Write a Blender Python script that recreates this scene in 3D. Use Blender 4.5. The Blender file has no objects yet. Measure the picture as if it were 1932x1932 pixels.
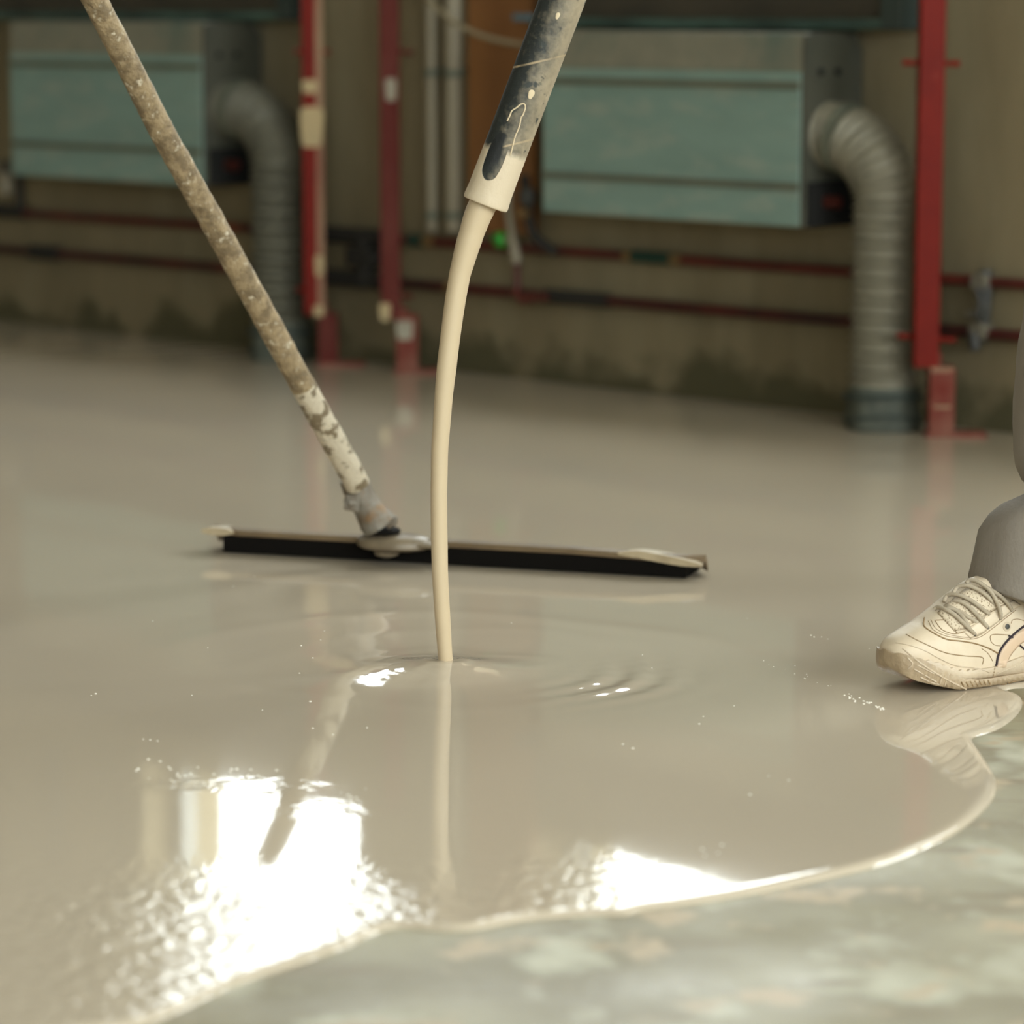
import bpy, bmesh, math, random
import numpy as np
from mathutils import Vector, Matrix, noise
from mathutils.bvhtree import BVHTree

# ------------------------------------------------------------------ camera, sky, exposure
S = bpy.context.scene
COL = S.collection
H = 0.914
PITCH = math.radians(8.96)
F_PX = 6000.0
cam_data = bpy.data.cameras.new('camera')
cam = bpy.data.objects.new('camera', cam_data)
COL.objects.link(cam)
cam.location = (0, 0, H)
cam.rotation_euler = (math.pi / 2 - PITCH, 0, 0)
cam_data.sensor_width = 36
cam_data.lens = 36 * F_PX / 1932
cam_data.clip_end = 60
cam_data.dof.use_dof = True
cam_data.dof.focus_distance = 4.42
cam_data.dof.aperture_fstop = 3.1
S.camera = cam

world = bpy.data.worlds.new('overcast_sky')
S.world = world
world.use_nodes = True
bg = world.node_tree.nodes['Background']
bg.inputs['Color'].default_value = (0.955, 0.985, 1.0, 1)
bg.inputs['Strength'].default_value = 9.0
S.view_settings.view_transform = 'Standard'
S.view_settings.look = 'None'
S.view_settings.gamma = 1
S.view_settings.use_curve_mapping = False
S.view_settings.exposure = 0.72
S.cycles.max_bounces = 8
S.cycles.diffuse_bounces = 4
S.cycles.glossy_bounces = 4
S.cycles.caustics_reflective = False
S.cycles.caustics_refractive = False

# ------------------------------------------------------------------ measuring helpers
FWD = Vector((0, math.cos(PITCH), -math.sin(PITCH)))
UP = Vector((0, math.sin(PITCH), math.cos(PITCH)))
CAM = Vector((0, 0, H))


def ray(px, py):
    return (FWD + Vector((1, 0, 0)) * ((px - 966) / F_PX) + UP * ((966 - py) / F_PX)).normalized()


def G(px, py, z=0.0):
    r = ray(px, py)
    return CAM + r * ((z - H) / r.z)


def at(px, py, y):
    r = ray(px, py)
    return CAM + r * (y / r.y)


A = G(0, 608); B = G(1880, 820)
U = (B - A).normalized()
N = Vector((U.y, -U.x, 0))
if N.y > 0:
    N = -N
LW = (B - A).length


def W(u, o, z):
    return A + U * u + N * o + Vector((0, 0, z))


def wuz(px, py, off):
    r = ray(px, py)
    t = (off - (CAM - A).dot(N)) / r.dot(N)
    p = CAM + r * t
    return (p - A).dot(U), p.z


def wu(px, py, off): return wuz(px, py, off)[0]


def wz(px, py, off): return wuz(px, py, off)[1]


def mirror_uz(px, py, off):
    g = G(px, py, .009); r = ray(px, py); r.z = -r.z
    t = (off - (g - A).dot(N)) / r.dot(N)
    p = g + r * t
    return (p - A).dot(U), p.z


# ------------------------------------------------------------------ materials
def pmat(name, c1, c2=None, scale=6, rough=.6, bump=0, bscale=None, metallic=0, stretch=(1, 1, 1), lo=.35, hi=.65,
         detail=6, spec=.5, rot=(0, 0, 0), c3=None, c3scale=3, c3lo=.55, c3hi=.7, bdist=.01):
    m = bpy.data.materials.new(name); m.use_nodes = True
    nt = m.node_tree; b = nt.nodes['Principled BSDF']
    b.inputs['Roughness'].default_value = rough
    b.inputs['Metallic'].default_value = metallic
    b.inputs['Specular IOR Level'].default_value = spec
    b.inputs['Base Color'].default_value = (*c1, 1)
    tc = nt.nodes.new('ShaderNodeTexCoord')
    mp = nt.nodes.new('ShaderNodeMapping'); mp.inputs['Scale'].default_value = stretch
    mp.inputs['Rotation'].default_value = rot
    nt.links.new(tc.outputs['Object'], mp.inputs['Vector'])

    def nz(sc, det=detail, off=0):
        n = nt.nodes.new('ShaderNodeTexNoise'); n.inputs['Scale'].default_value = sc
        n.inputs['Detail'].default_value = det
        n.inputs['Roughness'].default_value = .6
        if off:
            ad = nt.nodes.new('ShaderNodeVectorMath'); ad.inputs[1].default_value = (off, off, off)
            nt.links.new(mp.outputs[0], ad.inputs[0]); nt.links.new(ad.outputs[0], n.inputs['Vector'])
        else:
            nt.links.new(mp.outputs[0], n.inputs['Vector'])
        return n

    def mask(n, a, bb):
        r = nt.nodes.new('ShaderNodeMapRange'); r.inputs['From Min'].default_value = a; r.inputs['From Max'].default_value = bb
        nt.links.new(n.outputs['Fac'], r.inputs['Value']); return r
    col = None
    if c2:
        r = mask(nz(scale), lo, hi)
        mx = nt.nodes.new('ShaderNodeMix'); mx.data_type = 'RGBA'
        mx.inputs['A'].default_value = (*c1, 1); mx.inputs['B'].default_value = (*c2, 1)
        nt.links.new(r.outputs[0], mx.inputs['Factor']); col = mx.outputs['Result']
    if c3:
        r = mask(nz(c3scale, 8, 7.3), c3lo, c3hi)
        mx = nt.nodes.new('ShaderNodeMix'); mx.data_type = 'RGBA'
        if col:
            nt.links.new(col, mx.inputs['A'])
        else:
            mx.inputs['A'].default_value = (*c1, 1)
        mx.inputs['B'].default_value = (*c3, 1)
        nt.links.new(r.outputs[0], mx.inputs['Factor']); col = mx.outputs['Result']
    if col:
        nt.links.new(col, b.inputs['Base Color'])
    if bump:
        bp = nt.nodes.new('ShaderNodeBump'); bp.inputs['Strength'].default_value = bump; bp.inputs['Distance'].default_value = bdist
        nt.links.new(nz(bscale or scale * 3).outputs['Fac'], bp.inputs['Height']); nt.links.new(bp.outputs[0], b.inputs['Normal'])
    return m


wrot = (0, 0, -math.atan2(U.y, U.x))
M = {}
M['concrete'] = pmat('raw_concrete', (.23, .185, .105), (.175, .142, .078), 2.2, .85, .35, 30, c3=(.29, .25, .155), c3scale=1.3, c3lo=.5, c3hi=.75, stretch=(2.2, 2.2, .5))
M['ceiling'] = pmat('ceiling_concrete', (.50, .47, .40), (.42, .39, .33), 1.2, .9)
M['blue'] = pmat('pale_blue_film', (.215, .315, .275), (.185, .275, .24), 5, .45, .1, 8, stretch=(1, 1, 3), c3=(.29, .34, .285), c3scale=9, c3lo=.5, c3hi=.75)
M['unit_grey'] = pmat('galvanised_housing', (.24, .225, .17), (.19, .185, .14), 9, .55, c3=(.12, .15, .12), c3scale=5, c3lo=.52, c3hi=.7)
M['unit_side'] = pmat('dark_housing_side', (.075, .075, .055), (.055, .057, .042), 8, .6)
M['seam'] = pmat('housing_seam', (.13, .135, .095), (.10, .11, .08), 10, .6)
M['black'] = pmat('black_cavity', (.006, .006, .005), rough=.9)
M['sill'] = pmat('sill_brown', (.065, .052, .034), (.04, .034, .023), 4, .7)
M['sill_edge'] = pmat('sill_green_edge', (.07, .125, .10), (.02, .035, .03), 3, .5, stretch=(2, 2, 8))
M['duct'] = pmat('flexible_duct_grey', (.27, .25, .185), (.215, .20, .15), 14, .55, metallic=.2)
M['duct_darker'] = pmat('flexible_duct_dull', (.16, .155, .115), (.125, .122, .092), 14, .6, metallic=.2)  # darker copy of the duct grey, for the left duct
M['wrap'] = pmat('netting_wrap', (.10, .11, .085), (.06, .07, .055), 40, .7)
M['strap'] = pmat('dark_strap', (.03, .045, .04), rough=.6)
M['red'] = pmat('red_oxide_paint', (.19, .010, .004), (.15, .008, .0035), 10, .5, spec=.15, c3=(.32, .05, .035), c3scale=7, c3lo=.62, c3hi=.8)
M['dullred'] = pmat('dusty_red_paint', (.13, .032, .024), (.10, .014, .01), 6, .6, spec=.15, stretch=(1, 1, .6))
M['pinkred'] = pmat('splashed_red_paint', (.15, .014, .009), (.24, .10, .07), 9, .6, spec=.15, stretch=(1, 1, .7))
M['cream'] = pmat('cream_splash', (.50, .38, .20), (.42, .33, .18), 14, .7)
M['palewhite'] = pmat('pale_splash', (.36, .33, .25), (.28, .25, .19), 14, .7)
M['pinkside'] = pmat('pinkish_cream_side', (.24, .10, .06), (.36, .24, .14), 8, .7, stretch=(1, 1, .35))
M['pipe'] = pmat('copper_red_pipe', (.12, .018, .011), (.06, .012, .008), 6, .45, stretch=(1, 1, 1), c3=(.26, .06, .02), c3scale=3.0, c3lo=.6, c3hi=.72)
M['pipe_dark'] = pmat('dark_red_pipe', (.08, .012, .008), (.03, .009, .007), 5, .5, c3=(.15, .028, .013), c3scale=3.0, c3lo=.6, c3hi=.72)
M['pipe_sleeve'] = pmat('black_pipe_insulation', (.02, .018, .014), rough=.8)
M['green_sleeve'] = pmat('dark_green_sleeve', (.008, .04, .026), rough=.6)
M['brass'] = pmat('dull_brass', (.22, .13, .05), (.16, .10, .04), 20, .5)
M['green_cap'] = pmat('green_cap', (.02, .32, .025), rough=.45)
M['white_pipe'] = pmat('off_white_pipe', (.29, .255, .18), (.23, .20, .14), 6, .5, stretch=(1, 1, .4))
M['ply'] = pmat('orange_plywood', (.22, .095, .028), (.17, .07, .02), 3, .6, stretch=(2, 2, .5))
M['cable'] = pmat('grey_cable', (.25, .21, .13), rough=.6)
M['bluetag'] = pmat('blue_plastic', (.08,.16,.2), rough=.5)
M['valve'] = pmat('dark_valve', (.05, .05, .042), (.02, .02, .018), 20, .5)
M['valve_pale'] = pmat('pale_valve', (.15,.135,.10), rough=.5)
M['wframe'] = pmat('window_frame_grey', (.35, .36, .34), rough=.5)
M['reveal'] = pmat('white_reveal_board', (.7, .69, .64), rough=.6)
M['trouser'] = pmat('grey_trouser_cloth', (.215, .185, .15), (.255, .225, .19), 7, .85, .6, 200, stretch=(1, 1, .5), bdist=.002)
M['skin'] = pmat('skin', (.55, .34, .24), rough=.5)
M['jacket'] = pmat('grey_work_jacket', (.20, .20, .20), (.25, .25, .245), 6, .85)
M['hair'] = pmat('dark_hair', (.03, .02, .015), rough=.6)
M['shoe'] = pmat('cream_shoe_leather', (.68, .575, .43), (.62, .51, .37), 22, .45, .3, 60, bdist=.002)
M['shoe_wet'] = pmat('slurry_wet_rubber', (.46, .355, .23), (.36, .27, .17), 35, .38, .6, 90, bdist=.004)
M['shoe_mid'] = pmat('cream_midsole', (.58, .475, .345), (.50, .40, .28), 28, .35, .4, 80, bdist=.003)
M['shoe_stripe'] = pmat('peach_stripe', (.66, .48, .33), (.60, .45, .31), 20, .5)
M['lace'] = pmat('muddy_lace', (.46, .39, .29), (.36, .295, .21), 60, .75, .5, 500, bdist=.002)
M['stitch'] = pmat('brown_stitching', (.26, .17, .08), rough=.7)
M['dark_line'] = pmat('dark_purple_piping', (.025, .015, .022), rough=.5)
M['eyelet'] = pmat('black_eyelet', (.01, .008, .008), rough=.6)
M['metal_grey'] = pmat('zinc_casting', (.23, .215, .18), (.15, .11, .07), 45, .5, .5, 120, metallic=.3, bdist=.004, c3=(.22, .13, .06), c3scale=25, c3lo=.55, c3hi=.7)
M['board_wood'] = pmat('muddy_board', (.20, .14, .075), (.14, .095, .05), 9, .5, .3, 60, bdist=.003)
M['board_edge'] = pmat('slurry_coated_edge', (.50, .41, .27), (.38, .30, .19), 22, .4)
M['rubber_shade'] = pmat('black_rubber_shade', (.008, .007, .006), rough=.75, spec=.05)  # also the painted shade in the gap under the float
M['hub'] = pmat('slurry_coated_hub', (.22, .175, .115), (.155, .12, .078), 30, .35, .3, 50, bdist=.003)
M['pole'] = pmat('caked_pole', (.36, .265, .145), (.19, .135, .07), 46, .65, 1.0, 150, lo=.42, hi=.60, c3=(.60, .52, .38), c3scale=75, c3lo=.58, c3hi=.68, bdist=.006)
M['pole_low'] = pmat('cream_caked_pole', (.62, .54, .40), (.20, .15, .085), 40, .6, 1.0, 150, lo=.50, hi=.56, bdist=.006)
M['stream'] = pmat('pouring_screed', (.57, .455, .30), rough=.42, spec=.4)
M['dried'] = pmat('dried_screed', (.66, .54, .36), rough=.8)
M['bubble'] = pmat('screed_bubble', (.75, .70, .60), rough=.1)
M['splash'] = pmat('fresh_screed', (.47, .385, .265), rough=.12)


def damp_base(m):
    nt = m.node_tree; b = nt.nodes['Principled BSDF']; src = b.inputs['Base Color'].links[0].from_socket
    tc = nt.nodes.new('ShaderNodeTexCoord'); sp = nt.nodes.new('ShaderNodeSeparateXYZ'); nt.links.new(tc.outputs['Object'], sp.inputs[0])
    n = nt.nodes.new('ShaderNodeTexNoise'); n.inputs['Scale'].default_value = 5; n.inputs['Detail'].default_value = 6; nt.links.new(tc.outputs['Object'], n.inputs['Vector'])
    a = nt.nodes.new('ShaderNodeMath'); a.operation = 'MULTIPLY_ADD'; a.inputs[1].default_value = -.42; nt.links.new(n.outputs['Fac'], a.inputs[0]); nt.links.new(sp.outputs['Z'], a.inputs[2])
    r = nt.nodes.new('ShaderNodeMapRange'); r.inputs['From Min'].default_value = -.11; r.inputs['From Max'].default_value = -.17; nt.links.new(a.outputs[0], r.inputs['Value'])
    mx = nt.nodes.new('ShaderNodeMix'); mx.data_type = 'RGBA'; nt.links.new(r.outputs[0], mx.inputs['Factor']); nt.links.new(src, mx.inputs['A']); mx.inputs['B'].default_value = (.085, .075, .035, 1)
    nt.links.new(mx.outputs['Result'], b.inputs['Base Color'])


damp_base(M['concrete'])


def glass_mat(name='window_glass', tint=(.95, .97, .96)):
    m = bpy.data.materials.new(name); m.use_nodes = True; nt = m.node_tree
    nt.nodes.remove(nt.nodes['Principled BSDF']); out = nt.nodes['Material Output']
    t = nt.nodes.new('ShaderNodeBsdfTransparent'); t.inputs[0].default_value = (*tint, 1)
    g = nt.nodes.new('ShaderNodeBsdfGlossy'); g.inputs['Roughness'].default_value = .03
    mx = nt.nodes.new('ShaderNodeMixShader'); mx.inputs[0].default_value = .07
    nt.links.new(t.outputs[0], mx.inputs[1]); nt.links.new(g.outputs[0], mx.inputs[2]); nt.links.new(mx.outputs[0], out.inputs['Surface'])
    return m


M['glass'] = glass_mat()
M['glass_dimmest'] = glass_mat('dimmest_glass', (.045, .045, .04))  # pane tint cut far down so its daylight reflects only faintly
M['glass_dimmed'] = glass_mat('dimmed_glass', (.10, .10, .095))  # tint lowered to grey the pane's reflection in the screed


# ------------------------------------------------------------------ mesh helpers
class MB:
    def __init__(s): s.v = []; s.f = []; s.uv = None

    def add(s, vs, fs):
        k = len(s.v); s.v += [Vector(p) for p in vs]; s.f += [tuple(i + k for i in f) for f in fs]; return s

    def box(s, o, ax, ay, az):      # o corner, three edge vectors
        p = [o, o + ax, o + ax + ay, o + ay]; q = [a + az for a in p]
        return s.add(p + q, [(3, 2, 1, 0), (4, 5, 6, 7), (0, 1, 5, 4), (1, 2, 6, 5), (2, 3, 7, 6), (3, 0, 4, 7)])

    def wbox(s, u0, u1, o0, o1, z0, z1):   # box in wall coordinates
        return s.box(W(u0, o0, z0), U * (u1 - u0), N * (o1 - o0), Vector((0, 0, z1 - z0)))

    def rings(s, rs, cap0=True, cap1=True, closed=True):
        k = len(s.v); n = len(rs[0])
        for r in rs: s.v += [Vector(p) for p in r]
        for i in range(len(rs) - 1):
            for j in range(n if closed else n - 1):
                a = k + i * n + j; b = k + i * n + (j + 1) % n
                s.f.append((a, b, b + n, a + n))
        if cap0: s.f.append(tuple(k + j for j in range(n))[::-1])
        if cap1: s.f.append(tuple(k + (len(rs) - 1) * n + j for j in range(n)))
        return s

    def tube(s, path, rad, n=12, cap=True, disp=None, flat=1.0):
        path = [Vector(p) for p in path]
        if not hasattr(rad, '__len__'): rad = [rad] * len(path)
        rs = []; prev = None
        for i, p in enumerate(path):
            t = (path[min(i + 1, len(path) - 1)] - path[max(i - 1, 0)]).normalized()
            if prev is None:
                a = t.cross(Vector((0, 0, 1)))
                if a.length < .1: a = t.cross(Vector((0, 1, 0)))
            else:
                a = prev - t * prev.dot(t)
            a.normalize(); b = t.cross(a); prev = a
            ring = []
            for j in range(n):
                th = 2 * math.pi * j / n
                r = rad[i] + (disp(i, th, p) if disp else 0)
                ring.append(p + a * (r * math.cos(th)) + b * (r * math.sin(th) * flat))
            rs.append(ring)
        return s.rings(rs, cap, cap)

    def lathe(s, c, axis, prof, n=32):
        """prof: (radius, height along axis)"""
        axis = axis.normalized(); a = axis.cross(Vector((0, 1, .3))).normalized(); b = axis.cross(a)
        rs = [[c + axis * h + (a * math.cos(2 * math.pi * j / n) + b * math.sin(2 * math.pi * j / n)) * r for j in range(n)] for r, h in prof]
        return s.rings(rs)

    def build(s, name, mat, parent=None, smooth=False, bevel=0, sub=0, label=None):
        me = bpy.data.meshes.new(name)
        off = parent_loc(parent) if parent else Vector((0, 0, 0))
        me.from_pydata([p - off for p in s.v], [], s.f)
        bm = bmesh.new(); bm.from_mesh(me); bmesh.ops.recalc_face_normals(bm, faces=bm.faces); bm.to_mesh(me); bm.free()
        me.materials.append(mat)
        if smooth:
            for p in me.polygons: p.use_smooth = True
        o = bpy.data.objects.new(name, me); COL.objects.link(o)
        if parent: o.parent = parent
        if bevel:
            b = o.modifiers.new('bevel', 'BEVEL'); b.width = bevel; b.segments = 2; b.limit_method = 'ANGLE'
        if sub:
            b = o.modifiers.new('sub', 'SUBSURF'); b.levels = sub; b.render_levels = sub
        if smooth and not sub:
            try:
                me.set_sharp_from_angle(angle=math.radians(50))
            except Exception:
                pass
        if label: o['label'] = label
        return o


def parent_loc(p):
    v = Vector((0, 0, 0))
    while p:
        v += Vector(p.location); p = p.parent
    return v


def tag(o, label, cat, group=None, kind=None):
    if kind == 'structure':
        o['kind'] = 'structure'
    if label: o['label'] = label
    if cat: o['category'] = cat
    if group: o['group'] = group
    if kind and kind != 'structure': o['kind'] = kind
    return o


def thing(name, loc, label, cat, group=None):
    o = bpy.data.objects.new(name, None); COL.objects.link(o); o.location = loc; o.empty_display_size = .1
    return tag(o, label, cat, group)


def struct(mb, name, mat, label=None, **k):
    o = mb.build(name, mat, **k); o['kind'] = 'structure'
    o['label'] = label or name
    return o


def spline(pts, n=8):
    pts = [Vector(p) for p in pts]; out = []
    P = [pts[0] * 2 - pts[1]] + pts + [pts[-1] * 2 - pts[-2]]
    for i in range(1, len(P) - 2):
        for k in range(n):
            t = k / n; a, b, c, d = P[i - 1], P[i], P[i + 1], P[i + 2]
            out.append(.5 * ((2 * b) + (c - a) * t + (2 * a - 5 * b + 4 * c - d) * t * t + (3 * b - a - 3 * c + d) * t ** 3))
    out.append(pts[-1]); return out


def interp(x, xs, ys): return float(np.interp(x, xs, ys))


# ------------------------------------------------------------------ the room
ROOM_U0, ROOM_U1, DEPTH, CEIL = -5.0, 10.0, 11.5, 3.3
TH = .30
# window openings in the wall, read from their reflection in the wet screed
w1a = mirror_uz(270, 1560, 0)[0]; w1b = mirror_uz(672, 1600, 0)[0]
SILL = .5 * (mirror_uz(300, 1485, 0)[1] + mirror_uz(640, 1550, 0)[1])
w2a = mirror_uz(1010, 1690, 0)[0]; w2b = mirror_uz(1600, 1660, 0)[0]
s1a = mirror_uz(190, 1560, 0)[0]; s1b = mirror_uz(226, 1560, 0)[0]
SILL = 1.12
print('windows', w1a, w1b, w2a, w2b, s1a, s1b, 'sill', SILL, 'wall len', LW, 'sill2', mirror_uz(1400, 1640, 0))
HEAD = 2.85
s0a = mirror_uz(45, 1560, 0)[0]; s0b = mirror_uz(120, 1560, 0)[0]
wins = [(-3.6, -2.2), (s0a, s0b), (s1a, s1b), (w1a, w1b), (w2a, w2b), (w2b + .75, w2b + 1.85), (w2b + 2.6, w2b + 3.7), (w2b + 4.4, w2b + 5.5)]

SILLS = [1.25, 1.25, 1.25, 1.25, 1.185, 1.185, 1.185, 1.185]


def wall_with_openings(name, P0, D, NN, L, openings, z0s, z1, mat, label):
    """P0 inner start, D along, NN outward thickness"""
    mb = MB(); us = [0]
    for a, b in sorted(openings): us += [a, b]
    us.append(L); Z = Vector((0, 0, 1))
    for i in range(0, len(us), 2):
        mb.box(P0 + D * us[i], D * (us[i + 1] - us[i]), NN * TH, Z * CEIL)
    for k, (a, b) in enumerate(sorted(openings)):
        z0 = z0s[k] if isinstance(z0s, list) else z0s
        mb.box(P0 + D * a, D * (b - a), NN * TH, Z * z0)
        mb.box(P0 + D * a + Z * z1, D * (b - a), NN * TH, Z * (CEIL - z1))
    return struct(mb, name, mat, label)


wall_with_openings('wall_back', W(ROOM_U0, 0, 0), U, -N, ROOM_U1 - ROOM_U0, [(a - ROOM_U0, b - ROOM_U0) for a, b in wins], SILLS, HEAD,
                   M['concrete'], 'raw concrete wall behind the fan coil units')
rear_open = []
wall_with_openings('wall_front', W(ROOM_U0, DEPTH, 0), U, N, ROOM_U1 - ROOM_U0, rear_open, 1.0, HEAD, M['concrete'], 'concrete wall behind the camera')
side_open = [(0.6, 3.9), (4.2, 7.5), (7.8, 11.0)]  # unseen openings, added and enlarged to let in more daylight
wall_with_openings('wall_right', W(ROOM_U1, 0, 0), N, U, DEPTH, side_open, 1.0, HEAD, M['concrete'], 'concrete wall on the right')
wall_with_openings('wall_left', W(ROOM_U0, 0, 0), N, -U, DEPTH, [], 1.0, HEAD, M['concrete'], 'concrete wall on the left')
struct(MB().wbox(ROOM_U0 - TH, ROOM_U1 + TH, -TH, DEPTH + TH, CEIL, CEIL + .2), 'ceiling', M['ceiling'], 'concrete ceiling')


def portal(name, P, D, inward, w, h, z):
    l = bpy.data.lights.new(name, 'AREA'); l.shape = 'RECTANGLE'; l.size = w; l.size_y = h
    o = bpy.data.objects.new(name, l); COL.objects.link(o)
    o.location = P + D * (w / 2) + Vector((0, 0, z + h / 2))
    zz = -inward; xx = D.normalized(); yy = zz.cross(xx)
    o.matrix_world = Matrix.Translation(o.location) @ Matrix((xx, yy, zz)).transposed().to_4x4()
    l.cycles.is_portal = True
    return o


def window(idx, u0, u1, P0, D, IN, z0, z1, glass='glass'):
    """frame with pane set in an opening; D along the wall, IN into the room"""
    out = -IN * .16; Z = Vector((0, 0, 1)); t = .045
    root = bpy.data.objects.new('window_%d' % idx, None); COL.objects.link(root)
    root.location = P0 + D * ((u0 + u1) / 2) + Z * z0 + out
    root['kind'] = 'structure'; root['label'] = 'window opening above the sill'
    f = MB()
    o = P0 + out
    f.box(o + D * u0 + Z * z0, D * t, IN * .05, Z * (z1 - z0)); f.box(o + D * (u1 - t) + Z * z0, D * t, IN * .05, Z * (z1 - z0))
    f.box(o + D * (u0 + t) + Z * z0, D * (u1 - u0 - 2 * t), IN * .05, Z * t); f.box(o + D * (u0 + t) + Z * (z1 - t), D * (u1 - u0 - 2 * t), IN * .05, Z * t)
    f.build('window_frame', M['wframe'], root)
    p = MB().box(o + D * (u0 + t) + Z * (z0 + t) + IN * .02, D * (u1 - u0 - 2 * t), IN * .006, Z * (z1 - z0 - 2 * t))
    p.build('pane', M[glass], root)
    portal('daylight', P0 + D * u0 - IN * (TH + .02), D, IN, u1 - u0, z1 - z0, z0)


wi = 1
for a, b in wins:
    window(wi, a, b, W(0, 0, 0), U, N, SILLS[wi - 1], HEAD, {2: 'glass_dimmest', 3: 'glass_dimmed'}.get(wi, 'glass')); wi += 1  # second and third panes dimmed by tint to weaken their reflections
for a, b in rear_open:
    window(wi, a, b, W(ROOM_U0, DEPTH, 0), U, -N, 1.0, HEAD); wi += 1
for a, b in side_open:
    window(wi, a, b, W(ROOM_U1, 0, 0), N, -U, 1.0, HEAD); wi += 1


# ------------------------------------------------------------------ dry floor
def floor_mat():
    m = bpy.data.materials.new('primed_floor'); m.use_nodes = True; nt = m.node_tree; b = nt.nodes['Principled BSDF']
    tc = nt.nodes.new('ShaderNodeTexCoord')

    def nz(sc, det, off=(0, 0, 0), st=(1, 1, 1), rotz=0):
        mp = nt.nodes.new('ShaderNodeMapping'); mp.inputs['Location'].default_value = off; mp.inputs['Scale'].default_value = st
        mp.inputs['Rotation'].default_value = (0, 0, rotz)
        nt.links.new(tc.outputs['Object'], mp.inputs[0])
        n = nt.nodes.new('ShaderNodeTexNoise'); n.inputs['Scale'].default_value = sc; n.inputs['Detail'].default_value = det
        nt.links.new(mp.outputs[0], n.inputs['Vector']); return n

    def mr(n, a, c):
        r = nt.nodes.new('ShaderNodeMapRange'); r.inputs['From Min'].default_value = a; r.inputs['From Max'].default_value = c
        nt.links.new(n.outputs['Fac'], r.inputs['Value']); return r

    def mix(A_, B_, fac):
        mx = nt.nodes.new('ShaderNodeMix'); mx.data_type = 'RGBA'
        if isinstance(A_, tuple): mx.inputs['A'].default_value = (*A_, 1)
        else: nt.links.new(A_, mx.inputs['A'])
        mx.inputs['B'].default_value = (*B_, 1); nt.links.new(fac.outputs[0], mx.inputs['Factor']); return mx.outputs['Result']
    c = mix((.33, .30, .20), (.215, .185, .11), mr(nz(3.2, 6), .38, .6))
    c = mix(c, (.47, .455, .345), mr(nz(7, 3, (3, 1, 0), (1, .8, 1)), .54, .66))
    c = mix(c, (.20, .155, .085), mr(nz(5, 7, (9, 4, 0), (.6, 2.6, 1), .5), .57, .68))
    c = mix(c, (.42, .33, .21), mr(nz(11, 5, (19, 4, 0)), .58, .66))
    nt.links.new(c, b.inputs['Base Color'])
    r = mr(nz(4, 4, (5, 5, 5)), .3, .7); r.inputs['To Min'].default_value = .38; r.inputs['To Max'].default_value = .6
    nt.links.new(r.outputs[0], b.inputs['Roughness'])
    bp = nt.nodes.new('ShaderNodeBump'); bp.inputs['Strength'].default_value = .35; bp.inputs['Distance'].default_value = .004
    nt.links.new(nz(45, 5).outputs['Fac'], bp.inputs['Height']); nt.links.new(bp.outputs[0], b.inputs['Normal'])
    return m


struct(MB().wbox(ROOM_U0 - TH, ROOM_U1 + TH, -TH, DEPTH + TH, -.2, 0), 'floor', floor_mat(), 'dry primed concrete floor')

# ------------------------------------------------------------------ wet screed
IMP = G(842, 1266)
cpx = [(-1500, 2330), (-900, 2200), (-300, 2080), (100, 1965), (250, 1942), (345, 1906), (440, 1862), (560, 1822), (650, 1790), (700, 1766), (750, 1752),
       (820, 1757), (880, 1758), (940, 1748), (1000, 1738), (1100, 1730), (1180, 1728), (1210, 1720), (1300, 1708), (1400, 1692), (1500, 1672),
       (1600, 1650), (1680, 1628), (1750, 1600), (1800, 1575), (1840, 1545), (1868, 1515), (1879, 1490), (1876, 1465), (1862, 1440),
       (1845, 1415), (1836, 1402), (1834, 1394), (1846, 1389), (1880, 1378), (1905, 1362), (1922, 1345), (1929, 1328), (1924, 1316),
       (1905, 1309), (1893, 1304), (1930, 1299), (2000, 1305), (2150, 1330), (2400, 1315), (2800, 1250), (3300, 1180)]
cw = [G(*p) for p in cpx]
free = [Vector((p.x, p.y, 0)) for p in spline(cw, 6)]
XL, XR = -3.6, 2.6
free = [p for p in free if p.x > XL]
p0 = free[0]; p1 = free[-1]


def wall_y(x): return A.y + (x - A.x) * U.y / U.x


poly = free + [Vector((XR, p1.y, 0)), Vector((XR, wall_y(XR), 0)), Vector((XL, wall_y(XL), 0)), Vector((XL, p0.y, 0))]
FA = np.array([(p.x, p.y) for p in free]); PA = np.array([(p.x, p.y) for p in poly])


def seg_dist(P, Q, closed):
    a = Q if closed else Q[:-1]; b = np.roll(Q, -1, 0) if closed else Q[1:]
    best = np.full(len(P), 1e9); near = np.zeros_like(P)
    for i in range(len(a)):
        d = b[i] - a[i]; L = (d ** 2).sum() + 1e-12
        t = np.clip(((P - a[i]) @ d) / L, 0, 1); c = a[i] + t[:, None] * d
        e = ((P - c) ** 2).sum(1); k = e < best; best[k] = e[k]; near[k] = c[k]
    return np.sqrt(best), near


def inside(P, Q):
    r = np.zeros(len(P), bool); x, y = P[:, 0], P[:, 1]
    for i in range(len(Q)):
        x1, y1 = Q[i]; x2, y2 = Q[(i + 1) % len(Q)]
        if y1 == y2: continue
        c = ((y1 > y) != (y2 > y)) & (x < (x2 - x1) * (y - y1) / (y2 - y1) + x1); r ^= c
    return r


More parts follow.
